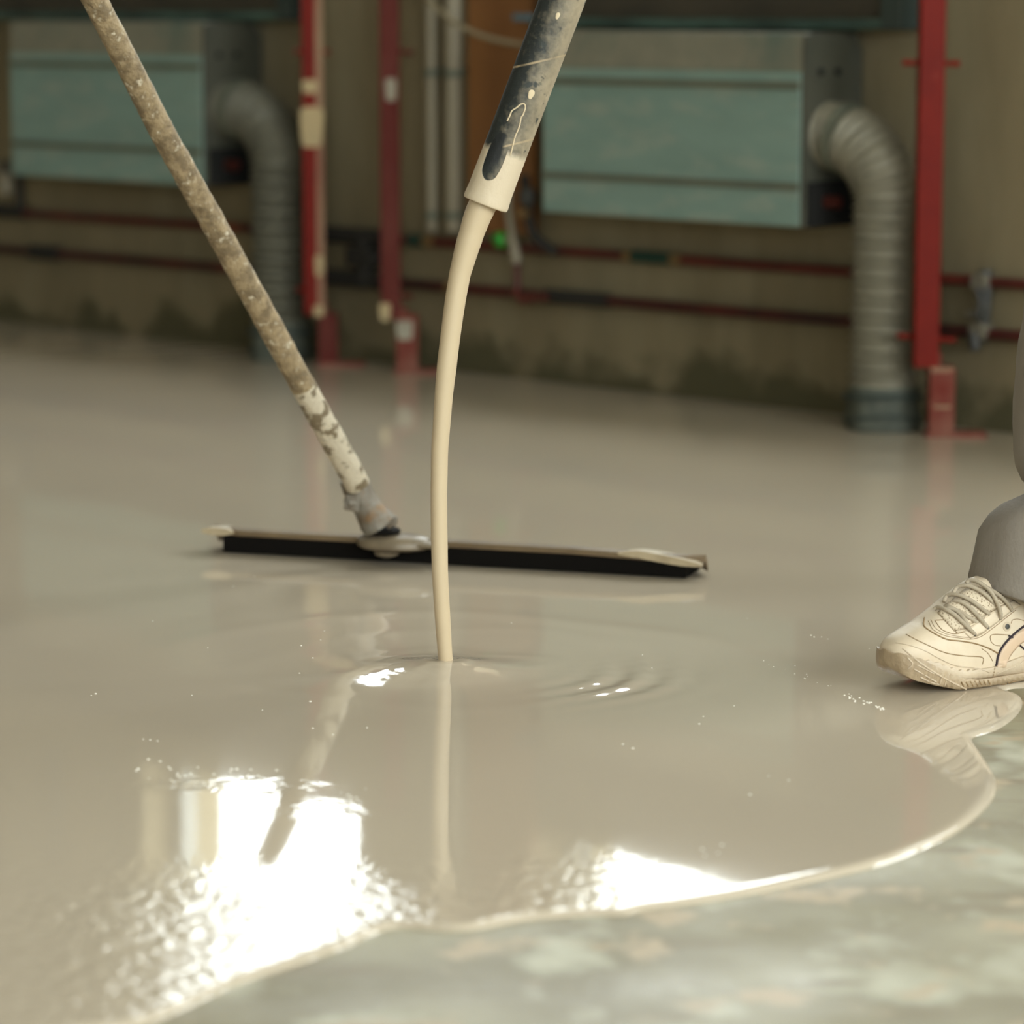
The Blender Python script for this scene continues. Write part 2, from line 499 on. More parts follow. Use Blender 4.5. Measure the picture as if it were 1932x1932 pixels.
xs = np.concatenate([np.arange(XL, -.95, .06), np.arange(-.92, 1.0, .006), np.arange(1.03, XR + .05, .06)])
ys = np.concatenate([np.arange(1.9, 2.75, .02), np.arange(2.76, 5.3, .0065), np.arange(5.32, 7, .03), np.arange(7.05, wall_y(XL) + .1, .08)])
XX, YY = np.meshgrid(xs, ys); PP = np.stack([XX.ravel(), YY.ravel()], 1)
ins = inside(PP, PA)
dF, nF = seg_dist(PP, FA, False)
nx, ny = len(xs), len(ys)
idx = np.arange(nx * ny).reshape(ny, nx)
q = np.stack([idx[:-1, :-1], idx[:-1, 1:], idx[1:, 1:], idx[1:, :-1]], -1).reshape(-1, 4)
cnt = ins[q].sum(1); q = q[cnt > 0]
used = np.unique(q)
out_used = used[~ins[used]]
_, nP = seg_dist(PP[out_used], PA, True)
PP[out_used] = nP
dF[out_used], _ = seg_dist(nP, FA, False)
sdist = dF
THK = .0065
s_ = np.clip(sdist / .012, 0, 1)
zz = THK * .95 * np.sqrt(np.clip(1 - (1 - s_) ** 2, 0, 1)) + THK * .05 * np.clip(sdist / .25, 0, 1)
dx = PP[:, 0] - IMP.x; dy = PP[:, 1] - IMP.y; rr = np.hypot(dx, dy); th = np.arctan2(dy, dx)


def gs(x, c, w): return np.exp(-((x - c) / w) ** 2)


wob = .02 * np.sin(3 * th + 1) + .015 * np.sin(5 * th)
zz += .0048 * gs(rr, .0, .085) * (1 + .10 * np.sin(2 * th + 1.2) + .05 * np.sin(5 * th))
r2 = np.hypot((dx + .045) / 1.25, dy + .045); r3 = np.hypot((dx - .05) / 1.4, dy + .02)
zz += .0022 * gs(r3, 0, .045) + .0062 * gs(r2, 0, .075) + .00022 * np.sin(dx * 260 + dy * 90 + 3 * np.sin(dy * 80)) * gs(r2, 0, .07)
zz += .0012 * gs(rr, .028, .010)
zz += .0004 * gs(rr, .115 + wob, .022)
sector = np.clip(np.cos(th + .36), 0, 1) ** 10
wv = rr + .006 * np.sin(th * 6 + 1) + .0012 * np.sin(th * 37 + rr * 40)
zz += .0015 * sector * np.sin(wv * 2 * math.pi / .052) * gs(rr, .27, .07)
zz += .00085 * gs(rr, .40 + wob, .035) * np.clip(np.sin(th) * .7 + .35, 0, 1) + .0003 * gs(rr, .27 - wob, .03)
zz += .0002 * gs(rr, .0, .34)
# slow swells everywhere
fade = np.clip(sdist / .1, 0, 1)
zz += fade * (  .00006 * np.sin(PP[:, 0] * 9 + 2 * np.sin(PP[:, 1] * 4)) + .00005 * np.sin(PP[:, 1] * 11 + 2.3 * np.sin(PP[:, 0] * 5 + 1)))
# agitated skin close to the front lip (left) and a patch in the middle
def blob(px, py, ax, ay):
    c = G(px, py); return np.exp(-(((PP[:, 0] - c.x) / ax) ** 2 + ((PP[:, 1] - c.y) / ay) ** 2) ** 1.5)
agit = np.clip(1.7 * blob(260, 1850, .36, .36) + .9 * blob(650, 1720, .14, .12) + .9 * blob(-150, 1900, .35, .35) + .9 * blob(1060, 1680, .085, .14) + .5 * blob(430, 1490, .13, .035) + .6 * blob(620, 1540, .06, .05) + .3 * blob(1250, 1670, .05, .04), 0, 1.6)
agit *= 1 - np.clip(blob(430, 1590, .17, .10) * 1.1, 0, .92)
me = bpy.data.meshes.new('wet_screed')
remap = -np.ones(nx * ny, int); remap[used] = np.arange(len(used))
V3 = np.stack([PP[used, 0], PP[used, 1], np.maximum(zz[used], .0002)], 1)
q2 = remap[q]
me.vertices.add(len(V3)); me.vertices.foreach_set('co', V3.ravel().astype(np.float32))
me.loops.add(len(q2) * 4); me.loops.foreach_set('vertex_index', q2.ravel().astype(np.int32))
me.polygons.add(len(q2)); me.polygons.foreach_set('loop_start', (np.arange(len(q2)) * 4).astype(np.int32))
me.polygons.foreach_set('use_smooth', np.ones(len(q2), bool))
me.update(); me.validate()
at_ = me.attributes.new('agitation', 'FLOAT', 'POINT'); at_.data.foreach_set('value', agit[used].astype(np.float32))
screed = bpy.data.objects.new('wet_screed', me); COL.objects.link(screed)
tag(screed, 'glossy beige self levelling screed spreading over the floor', 'wet screed')


def screed_mat():
    m = bpy.data.materials.new('wet_screed'); m.use_nodes = True; nt = m.node_tree; b = nt.nodes['Principled BSDF']
    b.inputs['IOR'].default_value = 1.5
    b.inputs['Roughness'].default_value = .045
    tc = nt.nodes.new('ShaderNodeTexCoord')

    def nz(sc, det, st=(1, 1, 1)):
        mp = nt.nodes.new('ShaderNodeMapping'); mp.inputs['Scale'].default_value = st
        nt.links.new(tc.outputs['Object'], mp.inputs[0])
        n = nt.nodes.new('ShaderNodeTexNoise'); n.inputs['Scale'].default_value = sc; n.inputs['Detail'].default_value = det
        nt.links.new(mp.outputs[0], n.inputs['Vector']); return n
    mx = nt.nodes.new('ShaderNodeMix'); mx.data_type = 'RGBA'
    mx.inputs['A'].default_value = (.53, .455, .35, 1); mx.inputs['B'].default_value = (.49, .418, .32, 1)
    nt.links.new(nz(1.7, 4).outputs['Fac'], mx.inputs['Factor']); nt.links.new(mx.outputs['Result'], b.inputs['Base Color'])
    att = nt.nodes.new('ShaderNodeAttribute'); att.attribute_name = 'agitation'
    mul = nt.nodes.new('ShaderNodeMath'); mul.operation = 'MULTIPLY'
    sb = nt.nodes.new('ShaderNodeMath'); sb.operation = 'SUBTRACT'; sb.inputs[1].default_value = .5
    nt.links.new(nz(56, 3).outputs['Fac'], sb.inputs[0]); nt.links.new(sb.outputs[0], mul.inputs[0]); nt.links.new(att.outputs['Fac'], mul.inputs[1])
    b1 = nt.nodes.new('ShaderNodeBump'); b1.inputs['Strength'].default_value = 1; b1.inputs['Distance'].default_value = .0012
    nt.links.new(mul.outputs[0], b1.inputs['Height'])
    b2 = nt.nodes.new('ShaderNodeBump'); b2.inputs['Strength'].default_value = 1; b2.inputs['Distance'].default_value = .00008
    nt.links.new(nz(9, 2).outputs['Fac'], b2.inputs['Height']); nt.links.new(b2.outputs[0], b1.inputs['Normal'])
    nt.links.new(b1.outputs[0], b.inputs['Normal'])
    return m


me.materials.append(screed_mat())
deps_z = {}


def screed_z(x, y):
    i = np.argmin((V3[:, 0] - x) ** 2 + (V3[:, 1] - y) ** 2); return float(V3[i, 2])


# ------------------------------------------------------------------ fan coil units, ledges, ducts on the wall
OB, OF = .02, .22


def fan_coil(px_l, px_r, py_top_r, py_bot_r, label, duct_label, px_duct, duct_mat, side_bot_py):
    u0 = wu(px_l, py_bot_r, OF); u1, z0 = wuz(px_r, py_bot_r, OF); z1 = wz(px_r, py_top_r, OF)
    c = W((u0 + u1) / 2, 0, z0)
    root = thing('fan_coil_unit', c, label, 'fan coil unit', 'fan coil units on the concrete wall')
    h = z1 - z0
    MB().wbox(u0, u1, OB, OF - .006, z0, z1).build('housing', M['unit_grey'], root, bevel=.004)
    zf = z0 + h * .80
    MB().wbox(u0 + .004, u1 - .002, OF - .006, OF, z0 + .002, zf).build('front_panel', M['blue'], root, bevel=.002, label='pale blue film covered front panel')
    for fr in (.215, .735):
        MB().wbox(u0 + .004, u1 - .002, OF, OF + .005, z0 + h * fr - .010, z0 + h * fr + .006).build('seam_strip', M['seam'], root)
    # side plate with chamfered outer corner, bolts
    e = u1; t = .012
    prof = [(OB, z0 + .11), (OF - .004, z0 + .0), (OF - .004, z1 - .005), (OF - .03, z1), (OB + .03, z1), (OB, z1 - .04)]
    mb = MB(); n = len(prof)
    a = [W(e, o, z) for o, z in prof]; b = [W(e + t, o, z) for o, z in prof]
    mb.rings([a, b]); mb.build('side_plate', M['unit_side'], root, bevel=.002, label='dark grey end plate')
    for o, z in ((OF - .05, z1 - .085), (OF - .11, z1 - .085)):
        MB().lathe(W(e + t, o, z), U, [(.008, 0), (.008, .006), (.004, .008)], 10).build('bolt', M['black'], root)
    MB().wbox(u1 - .10, u1 + .155, OB - .005, OB + .03, z0 - .0, z0 + .13).build('recess_shade', M['black'], root, label='black block painted as the dark inside the recess')  # solid black box stands in for the shade inside the opening
    MB().wbox(u1 + .002, u1 + .02, OB + .02, OF - .01, z0, z0 + .10).build('opening_shade', M['black'], root)  # black slab painted as the dark of the open side
    MB().tube([W(u1 + .0, OF - .07, z0 + .055), W(u1 + .055, OF - .07, z0 + .055)], .014, 12).build('pipe_stub', M['pipe'], root)
    # flexible duct
    ud = wu(px_duct, 600, .135); zc = z0 + h * .47; ocd = .135
    rb = .145; R = .070
    path = [W(u1 + .012, ocd, zc)] + [W(ud - rb + rb * math.sin(t_), ocd, zc - rb + rb * math.cos(t_)) for t_ in np.linspace(0, math.pi / 2, 14)]
    path += [W(ud, ocd, z) for z in np.linspace(zc - rb - .01, .095, 30)]
    pts = []                                       # resample evenly
    L = [0]
    for i in range(1, len(path)): L.append(L[-1] + (path[i] - path[i - 1]).length)
    n = int(L[-1] / .0045)
    for k in range(n + 1):
        s = L[-1] * k / n; j = min(max(int(np.searchsorted(L, s)) - 1, 0), len(L) - 2)
        pts.append(path[j].lerp(path[j + 1], (s - L[j]) / max(L[j + 1] - L[j], 1e-6)))
    rad = [R + .0052 * math.sin(2 * math.pi * k / 4.5) for k in range(n + 1)]
    d = thing('flexible_duct', W(ud, ocd, 0.008), duct_label, 'duct', 'flexible ducts')
    MB().tube(pts, rad, 32).build('corrugated_hose', duct_mat, d, smooth=True)
    MB().tube([pts[9], pts[13]], R + .009, 32).build('hose_clamp', M['seam'], d, smooth=True)
    rs = []
    for z, k in ((.008, 1.14), (.03, 1.16), (.06, 1.10), (.09, 1.12), (.105, 1.05)):
        rs.append([W(ud + math.cos(t_) * (R * k + .004 * math.sin(7 * t_ + z * 60)), ocd + math.sin(t_) * (R * k + .004 * math.sin(5 * t_)), z) for t_ in np.linspace(0, 2 * math.pi, 40, endpoint=False)])
    MB().rings(rs).build('base_collar', M['wrap'], d, smooth=True, label='netting wrapped around the foot of the duct')
    MB().tube([W(ud + math.cos(t_) * R * 1.2, ocd + math.sin(t_) * R * 1.2, .082 + .004 * math.sin(t_ * 2)) for t_ in np.linspace(0, 2 * math.pi, 33)], .005, 8).build('strap', M['strap'], d, smooth=True)
    MB().tube([W(ud + math.cos(t_) * R * 1.23, ocd + math.sin(t_) * R * 1.2, .035 + .009 * math.sin(t_ * 2)) for t_ in np.linspace(0, 2 * math.pi, 33)], .003, 8).build('strap', M['strap'], d, smooth=True)
    return u0, u1, z0, z1


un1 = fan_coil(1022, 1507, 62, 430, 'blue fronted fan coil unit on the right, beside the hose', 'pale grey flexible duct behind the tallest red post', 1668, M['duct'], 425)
un0 = fan_coil(22, 383, 42, 352, 'blue fronted fan coil unit on the left, behind the pole', 'dull grey flexible duct beside the cream patched post', 528, M['duct_darker'], 350)
print('units', un1, un0)


def ledge(px_l, px_r, py, label):
    o1 = .10
    u0 = wu(px_l, py, o1); u1, z = wuz(px_r, py, o1)
    root = thing('window_ledge', W((u0 + u1) / 2, 0, z - .02), label, 'window ledge', 'ledges over the fan coil units')
    MB().wbox(u0, u1, 0.002, o1 - .03, z, SILL - .01).build('ledge_body', M['sill'], root, bevel=.003)
    MB().wbox(u0, u1, o1 - .03, o1, z - .012, z + .012).build('front_lip', M['sill_edge'], root, bevel=.002, label='dark green front lip')
    MB().wbox(u1 - .05, u1 + .004, 0.004, o1 + .004, z - .012, z + .10).build('end_block', M['strap'], root, bevel=.003)
    return z


print('ledge z', ledge(1000, 1697, 46, 'dark ledge over the right fan coil unit'), ledge(-500, 548, 30, 'dark ledge over the left fan coil unit'))

# ------------------------------------------------------------------ pipes along the wall
OP = .032
zu = .335; zl = .223
def pipe_run(pts, r, mat, name, label, group=None, extras=()):
    root = thing(name, Vector(pts[0]), label, 'pipe', group)
    MB().tube(pts, r, 14).build('pipe_body', mat, root, smooth=True)
    for (a, b, rr_, mt, nm) in extras:
        MB().tube([a, b], rr_, 14).build(nm, mt, root, smooth=True)
    return root


def wp(px, py, o, z): return W(wu(px, py, o), o, z)


gl0 = wp(1195, 480, OP, zu); gl1 = wp(1268, 484, OP, zu)
pipe_run([wp(-700, 380, OP, zu - .01), wp(490, 420, OP, zu), wp(700, 445, OP, zu), wp(1040, 460, OP, zu), wp(1625, 520, OP, zu), wp(2500, 600, OP, zu)], .0125, M['pipe'], 'heating_pipe',
         'upper of the two reddish pipes running along the wall', 'reddish pipes along the wall',
         [(gl0, gl1, .0145, M['green_sleeve'], 'green_sleeve'), (wp(1180, 480, OP, zu), gl0, .0145, M['brass'], 'coupling'), (gl1, wp(1288, 486, OP, zu), .0145, M['brass'], 'coupling'),
          (wp(775, 447, OP, zu), wp(800, 450, OP, zu), .016, M['green_sleeve'], 'green_sleeve'), (wp(802, 450, OP, zu), wp(822, 452, OP, zu), .015, M['brass'], 'coupling'),
          (wp(-60, 382, OP, zu), wp(48, 386, OP, zu), .02, M['pipe_sleeve'], 'pipe_insulation'),
          (wp(612, 440, OP, zu), wp(722, 447, OP, zu), .022, M['pipe_sleeve'], 'pipe_insulation')])
pipe_run([wp(-700, 455, OP, zl), wp(480, 500, OP, zl), wp(1000, 545, OP, zl), wp(1610, 600, OP, zl), wp(2500, 690, OP, zl)], .0135, M['pipe_dark'], 'heating_pipe',
         'lower of the two reddish pipes running along the wall', 'reddish pipes along the wall',
         [(wp(60, 465, OP, zl), wp(112, 470, OP, zl), .021, M['pipe_sleeve'], 'pipe_insulation'),
          (wp(612, 520, OP, zl), wp(720, 525, OP, zl), .022, M['pipe_sleeve'], 'pipe_insulation'),
          (wp(1030, 548, OP, zl), wp(1150, 556, OP, zl), .018, M['pipe_sleeve'], 'pipe_insulation'),
          (wp(846, 535, OP, zl), wp(862, 536, OP, zl), .017, M['brass'], 'coupling')])
# dark junction between the two left posts
jr = thing('pipe_junction', wp(690, 485, OP, .28), 'black pipe junction between the two left red posts', 'pipe junction')
MB().tube([wp(690, 440, OP, zu + .015), wp(690, 520, OP, zl - .02)], .026, 14).build('riser', M['pipe_sleeve'], jr, smooth=True)
MB().wbox(wu(668, 480, OP), wu(716, 480, OP), OP - .028, OP + .035, .26, .31).build('valve_body', M['pipe_sleeve'], jr, bevel=.008)
# valve pair at the right end
def valve_set(px, label, name='shutoff_valve'):
    r = thing(name, wp(px, 590, OP, .22), label, 'valve')
    MB().tube([wp(px, 530, OP, zu + .022), wp(px + 4, 560, OP + .012, .29), wp(px - 6, 600, OP, zl - .015)], [.018, .012, .016], 12).build('valve_stem', M['valve'], r, smooth=True)
    MB().lathe(W(wu(px, 530, OP), OP, zu), N, [(.020, -.02), (.024, 0), (.018, .03)], 14).build('valve_body', M['valve_pale'], r, smooth=True)
    MB().lathe(W(wu(px - 2, 600, OP), OP, zl + .006), N, [(.018, -.02), (.024, 0), (.018, .03)], 14).build('valve_body', M['valve_pale'], r, smooth=True)
    hp = W(wu(px + 6, 560, OP), OP + .04, .292)
    MB().tube([hp + Vector((0, 0, .03)), hp + U * .012, hp - Vector((0, 0, .03))], .008, 8).build('lever', M['valve'], r, smooth=True)
    MB().tube([W(wu(px - 26, 580, OP), OP + .01, .262), W(wu(px - 2, 580, OP), OP + .01, .262)], .010, 10).build('side_outlet', M['valve_pale'], r, smooth=True)
    MB().tube([W(wu(px - 8, 630, OP), OP + .025, zl + .0), W(wu(px - 2, 630, OP), OP + .03, zl - .035)], .014, 10).build('drain_cap', M['valve'], r, smooth=True)


valve_set(1858, 'dark double valve on the pipes right of the tallest red post')
# white pipe with a green cap
o2 = .12
rt = thing('white_riser_pipe', wp(972, 500, o2, .30), 'off white vertical pipe with bright green cap', 'pipe')
tp = wz(962, 330, o2); bt = wz(975, 497, o2)
ua = wu(960, 380, o2); ub = wu(975, 497, o2)
MB().tube([W(ua - .01, o2, .62), W(ua, o2, wz(960, 400, o2)), W(ub, o2, bt)], [.009, .010, .014], 14).build('pipe_body', M['white_pipe'], rt, smooth=True)
MB().tube([W(ub, o2, bt), W(ub + .002, o2, wz(976, 545, o2))], .009, 12).build('lower_stub', M['pipe'], rt, smooth=True)
gc = W(wu(945, 452, o2), o2, wz(945, 452, o2))
MB().lathe(gc - U * .015, U, [(.013, 0), (.019, .006), (.019, .024), (.010, .03)], 20).build('green_cap', M['green_cap'], rt, smooth=True, label='bright green valve cap')
MB().tube([gc + U * .01, W(wu(970, 455, o2), o2, gc.z)], .008, 10).build('side_branch', M['white_pipe'], rt, smooth=True)
# dark hanging pipe bend left of right unit
pb = thing('drain_bend', wp(1000, 440, .15, .42), 'dark bent drain pipe between the white pipe and the right unit', 'pipe')
MB().tube(spline([W(wu(990, 330, .15), .15, wz(990, 330, .15)), W(wu(996, 380, .15), .15, wz(996, 385, .15)), W(wu(1002, 420, .15), .15, wz(1002, 430, .15)), W(wu(1016, 452, .13), .13, wz(1020, 452, .13)), W(wu(1050, 462, .10), .10, zu)], 5), .012, 12).build('pipe_body', M['pipe_sleeve'], pb, smooth=True)
MB().lathe(W(wu(996, 372, .15), .15, wz(996, 372, .15)), Vector((0, 0, 1)), [(.018, -.02), (.024, 0), (.018, .02)], 14).build('union_nut', M['valve'], pb, smooth=True)
MB().lathe(W(wu(996, 402, .15), .16, wz(996, 402, .15)), N, [(.013, -.0), (.010, .02)], 14).build('bleed_screw', M['brass'], pb, smooth=True)
# pipe tee lying at (990,560)
te = thing('pipe_tee', wp(990, 560, .12, .19), 'short copper tee under the white riser pipe', 'pipe fitting')
MB().tube([W(wu(972, 548, .12), .12, wz(972, 548, .12)), W(wu(985, 566, .12), .12, wz(985, 568, .12)), W(wu(1030, 558, .12), .12, wz(1030, 560, .12))], .010, 12).build('tee_body', M['pipe'], te, smooth=True)
# white valve at far left
vl = thing('radiator_valve', wp(8, 350, .15, .47), 'pale valve left of the left fan coil unit', 'valve')
a0 = W(wu(12, 365, .15), .15, wz(12, 365, .15)); a1 = W(wu(10, 325, .15), .15, wz(10, 325, .15))
MB().tube([a0, a1], [.020, .024], 16).build('valve_body', M['white_pipe'], vl, smooth=True)
MB().tube([a1, a1 + Vector((0, 0, .035))], .012, 12).build('stem', M['valve'], vl, smooth=True)
MB().tube([W(wu(38, 340, .13), .13, wz(38, 330, .13)), W(wu(38, 385, .13), .13, wz(36, 392, .13))], .013, 12).build('drop_pipe', M['pipe_sleeve'], vl, smooth=True)

# vertical pale pipes and plywood board
for (pxa, r_, lab) in ((815, .016, 'thinner pale vertical pipe left of the orange board'), (856, .022, 'thicker pale vertical pipe beside the orange board')):
    o = .06; u_ = wu(pxa, 300, o)
    zb = wz(pxa, 436, o)
    v = thing('vertical_pipe', W(u_, o, zb), lab, 'pipe', 'pale vertical pipes')
    MB().tube([W(u_, o, zb), W(u_, o, 1.6), W(u_, o, CEIL - .01)], r_, 18).build('pipe_body', M['white_pipe'], v, smooth=True)
    for z in (zb + .03, .75, 1.9):
        MB().tube([W(u_, o, z), W(u_, o, z + .02)], r_ + .003, 18).build('pipe_clip', M['seam'], v, smooth=True)
    MB().wbox(u_ - .012, u_ + .012, .0, o - .0, .76, .775).build('wall_bracket', M['seam'], v)
op = .045
ub0 = wu(882, 300, op); ub1 = wu(1006, 300, op); zb = wz(930, 440, op)
bd = MB().wbox(ub0, ub1, op - .02, op, zb, 2.3).build('plywood_board', M['ply'], bevel=.002)
tag(bd, 'orange brown plywood board against the wall behind the hose', 'board')
# sagging cable
cb = MB().tube(spline([wp(740, -120, .13, 1.05), W(wu(800, -10, .13), .13, wz(800, -10, .13)), W(wu(850, 35, .13), .13, wz(850, 38, .13)), W(wu(905, 64, .13), .13, wz(905, 66, .13)),
                       W(wu(960, 79, .13), .13, wz(960, 80, .13)), W(wu(1010, 80, .13), .13, wz(1010, 82, .13)), W(wu(1060, 60, .13), .13, wz(1060, 60, .13)), W(wu(1120, 30, .3), .3, 1.0)], 6), .0062, 10).build('hanging_cable', M['cable'], smooth=True)
tag(cb, 'pale grey cable sagging across the plywood board', 'cable')
bt_ = MB().box(W(wu(972, 40, .10), .10, wz(980, 39, .10)), U * .06, N * .01, Vector((0, 0, .016))).build('cable_tag', M['bluetag'], bevel=.002)
tag(bt_, 'small pale blue plastic tag hanging behind the hose', 'tag')


# ------------------------------------------------------------------ red posts
def post(px_top_l, px_top_r, px_bot, y_bot, off, pins, foot, label, mats, patches, tongue=True, yawside=False):
    """square tube post with sliding foot tube and base plate"""
    fl, fr, fy0, fy1 = foot
    base = G((fl + fr) / 2, fy1)
    depth = base.y
    def P(px, py): return at(px, py, depth)
    root = thing('red_post', Vector((base.x, base.y, 0.007)), label, 'post', 'red steel posts in front of the wall')
    a = P(px_top_l, 300); b = P(px_top_r, 300); w = (b - a).length
    cx = P((px_bot[0] + px_bot[1]) / 2, y_bot).x; zb = P(px_bot[0], y_bot).z
    ang = math.atan2(U.y, U.x) if yawside else 0
    X = Vector((math.cos(ang), math.sin(ang), 0)); Y = Vector((-X.y, X.x, 0))
    wid = w / (abs(X.x) + abs(Y.x)) if yawside else w
    c = Vector((cx, depth, 0))
    o = c - X * wid / 2 - Y * wid / 2
    MB().box(o + Vector((0, 0, zb)), X * wid, Y * wid, Vector((0, 0, 1.13 - zb))).build('post_tube', mats[0], root, bevel=.003)
    MB().box(o - X * .012 - Y * .012 + Vector((0, 0, 1.13)), X * (wid + .024), Y * (wid + .024), Vector((0, 0, .008))).build('head_plate', mats[0], root, bevel=.002)
    # foot
    fc = Vector((P((fl + fr) / 2, fy1).x, depth, 0)); fw = (P(fr, fy1) - P(fl, fy1)).length
    fwid = fw / (abs(X.x) + abs(Y.x)) if yawside else fw
    ft = P(fl, fy0).z
    MB().box(fc - X * fwid / 2 - Y * fwid / 2 + Vector((0, 0, .012)), X * fwid, Y * fwid, Vector((0, 0, ft - .012))).build('foot_tube', mats[1], root, bevel=.004)
    # strap connecting post and foot
    MB().box(Vector((min(cx, fc.x), depth - .008, zb + .0)), Vector((abs(fc.x - cx), 0, 0)), Vector((0, .016, 0)), Vector((0, 0, .03))).build('joining_lug', mats[1], root, bevel=.002)
    MB().box(fc + Vector((-fw / 2 - .005, -.03, .006)), Vector((fw + .075, 0, 0)), Vector((0, .06, 0)), Vector((0, 0, .010))).build('base_plate', M['pinkred'], root, bevel=.002)
    for (pl, pr, py, slope) in pins:
        MB().tube([P(pl, py), P(pr, py + slope)], .0065, 10).build('cross_pin', mats[0], root, smooth=True)
    for (pl, pr, y0_, y1_, mt) in patches:
        p0_ = P(pl, y1_); p1_ = P(pr, y0_); ww = p1_.x - p0_.x; hh = p1_.z - p0_.z
        # rounded splash film lying on the tube's front face
        nn = 20; ring = []
        for k in range(nn):
            t = 2 * math.pi * k / nn; e = .35
            ring.append(((abs(math.cos(t)) ** e) * math.copysign(1, math.cos(t)) * ww / 2 * (1 + .08 * math.sin(3 * t)), (abs(math.sin(t)) ** e) * math.copysign(1, math.sin(t)) * hh / 2))
        cx_ = (p0_.x + p1_.x) / 2; cz_ = (p0_.z + p1_.z) / 2; fwd_ = depth - (wid * (abs(X.y) + abs(Y.y)) / 2 if yawside else wid / 2)
        fwd_ = min(fwd_, depth - fwid / 2)
        r0 = [Vector((cx_ + x, fwd_ + .002, cz_ + z)) for x, z in ring]; r1 = [Vector((cx_ + x * .94, fwd_ - .0015, cz_ + z * .97)) for x, z in ring]
        MB().rings([r0, r1]).build('screed_splash', M[mt], root, smooth=False, label='pale dried splash')
    return root, w, depth


post(1731, 1778, (1722, 1768), 692, .2, [(1703, 1811, 118, 2), (1693, 1803, 633, 9)], (1749, 1797, 690, 828), 'bright red steel post beside the pale grey duct, nearest of the posts',
     (M['red'], M['pinkred']), [(1752, 1796, 690, 700, 'pinkside'), (1757, 1793, 762, 768, 'pinkside')])
# left post: red on its left face, pinkish cream on the right face
r0_, w0_, d0_ = post(575, 611, (575, 611), 592, .2, [(556, 622, 97, 1), (560, 580, 546, 1)], (602, 638, 590, 694), 'red post with a cream patch, behind the pole on the left',
                     (M['red'], M['dullred']), [(568, 611, 200, 278, 'cream'), (571, 600, 150, 176, 'cream'), (596, 611, 480, 520, 'cream'), (593, 612, 575, 596, 'cream')])
xr = at(598, 300, d0_).x; xe = at(611.5, 300, d0_).x
MB().box(Vector((xr, d0_ - w0_ / 2 - .0012, at(600, 590, d0_).z)), Vector((xe - xr, 0, 0)), Vector((0, .002, 0)), Vector((0, 0, 1.125 - at(600, 590, d0_).z))).build('edge_strip', M['pinkside'], r0_, label='pinkish cream strip down the edge')
post(720, 757, (719, 757), 602, .2, [(745, 780, 97, 2), (745, 778, 556, 4)], (748, 789, 592, 708), 'dusty red post, middle one of the three posts',
     (M['dullred'], M['pinkred']), [(728, 748, 147, 190, 'palewhite'), (717, 737, 570, 604, 'cream'), (748, 780, 602, 640, 'palewhite')])


# ------------------------------------------------------------------ rake (float) with pole
rake = thing('screed_float', G(715, 1050, .01), 'long flat screed smoother with a mud caked pole, lying on the wet screed', 'screed smoother')
EL = G(392, 1050); ER = G(1322, 1103)     # near edge line projected on the slurry
bx = (ER - EL).normalized(); by = Vector((-bx.y, bx.x, 0)); Lb = (ER - EL).length
zn, zf_, wd = .038, .019, .105


def bprof(t):       # half taper at ends
    e = min(t, 1 - t) * Lb
    return min(1, max(.15, (e / .05) ** .6)) if e < .05 else 1


rs = []
for k in range(61):
    t = k / 60; w_ = wd * bprof(t); c = EL + bx * (t * Lb); sag = -.006 * max(0, t - .75) / .25
    dz = (zf_ - zn)
    n0 = c + by * ((wd - w_) * .35); n1 = n0 + by * w_
    z0_ = zn + sag
    rs.append([n0 + Vector((0, 0, z0_)), n0 + Vector((0, 0, z0_ + .009)), n0 + by * (w_ * .12) + Vector((0, 0, z0_ + .0125)), n1 - by * (w_ * .12) + Vector((0, 0, zf_ + .0125 + sag)), n1 + Vector((0, 0, zf_ + .008 + sag)), n1 + Vector((0, 0, zf_ + sag))])
MB().rings(rs).build('float_board', M['board_wood'], rake, bevel=.001)
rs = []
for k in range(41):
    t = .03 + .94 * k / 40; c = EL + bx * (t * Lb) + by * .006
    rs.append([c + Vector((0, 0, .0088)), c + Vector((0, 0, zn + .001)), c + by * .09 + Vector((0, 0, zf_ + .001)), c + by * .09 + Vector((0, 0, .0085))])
MB().rings(rs).build('underside_shade', M['rubber_shade'], rake, label='black underside block standing in for the shade below the board')  # solid black fill stands in for the shadowed gap under the board
for t0, t1, nm in ((-.012, .055, 'coated_end'), (.84, 1.0, 'coated_end')):
    rs = []
    for k in range(13):
        t = t0 + (t1 - t0) * k / 12; c = EL + bx * (t * Lb)
        e = abs(k - 6) / 6; h = .0065 * (1 - .7 * e ** 3); w_ = .035 * (1 - .6 * e ** 2)
        zc = zn + .006 - (.013 * max(0, t - .88) / .12)
        rs.append([c + by * (-.003) + Vector((0, 0, zc - h)), c + by * (-.003) + Vector((0, 0, zc + h)), c + by * w_ + Vector((0, 0, zc + h * .8)), c + by * w_ + Vector((0, 0, zc - h))])
    MB().rings(rs).build(nm, M['board_edge'], rake, smooth=True, label='pale end coated with screed')
hubc = G(738, 1021, .046); hubc.z = 0
rs = []
for h, k in ((.034, .85), (.039, 1.0), (.048, 1.0), (.054, .90), (.057, .6), (.058, .2)):
    rs.append([hubc + bx * (math.cos(a) * (.068 if math.cos(a) > 0 else .060) * k + .002) + by * (math.sin(a) * .042 * k) + Vector((0, 0, h)) for a in np.linspace(0, 2 * math.pi, 32, endpoint=False)])
MB().rings(rs).build('swivel_plate', M['hub'], rake, smooth=True)
nub = G(730, 1040, .03)
MB().lathe(Vector((nub.x, nub.y, .024)), Vector((0, 0, 1)), [(.008, -.004), (.020, .0), (.022, .006), (.018, .012), (.008, .016)], 24).build('pivot_nub', M['hub'], rake, smooth=True)
rs = []
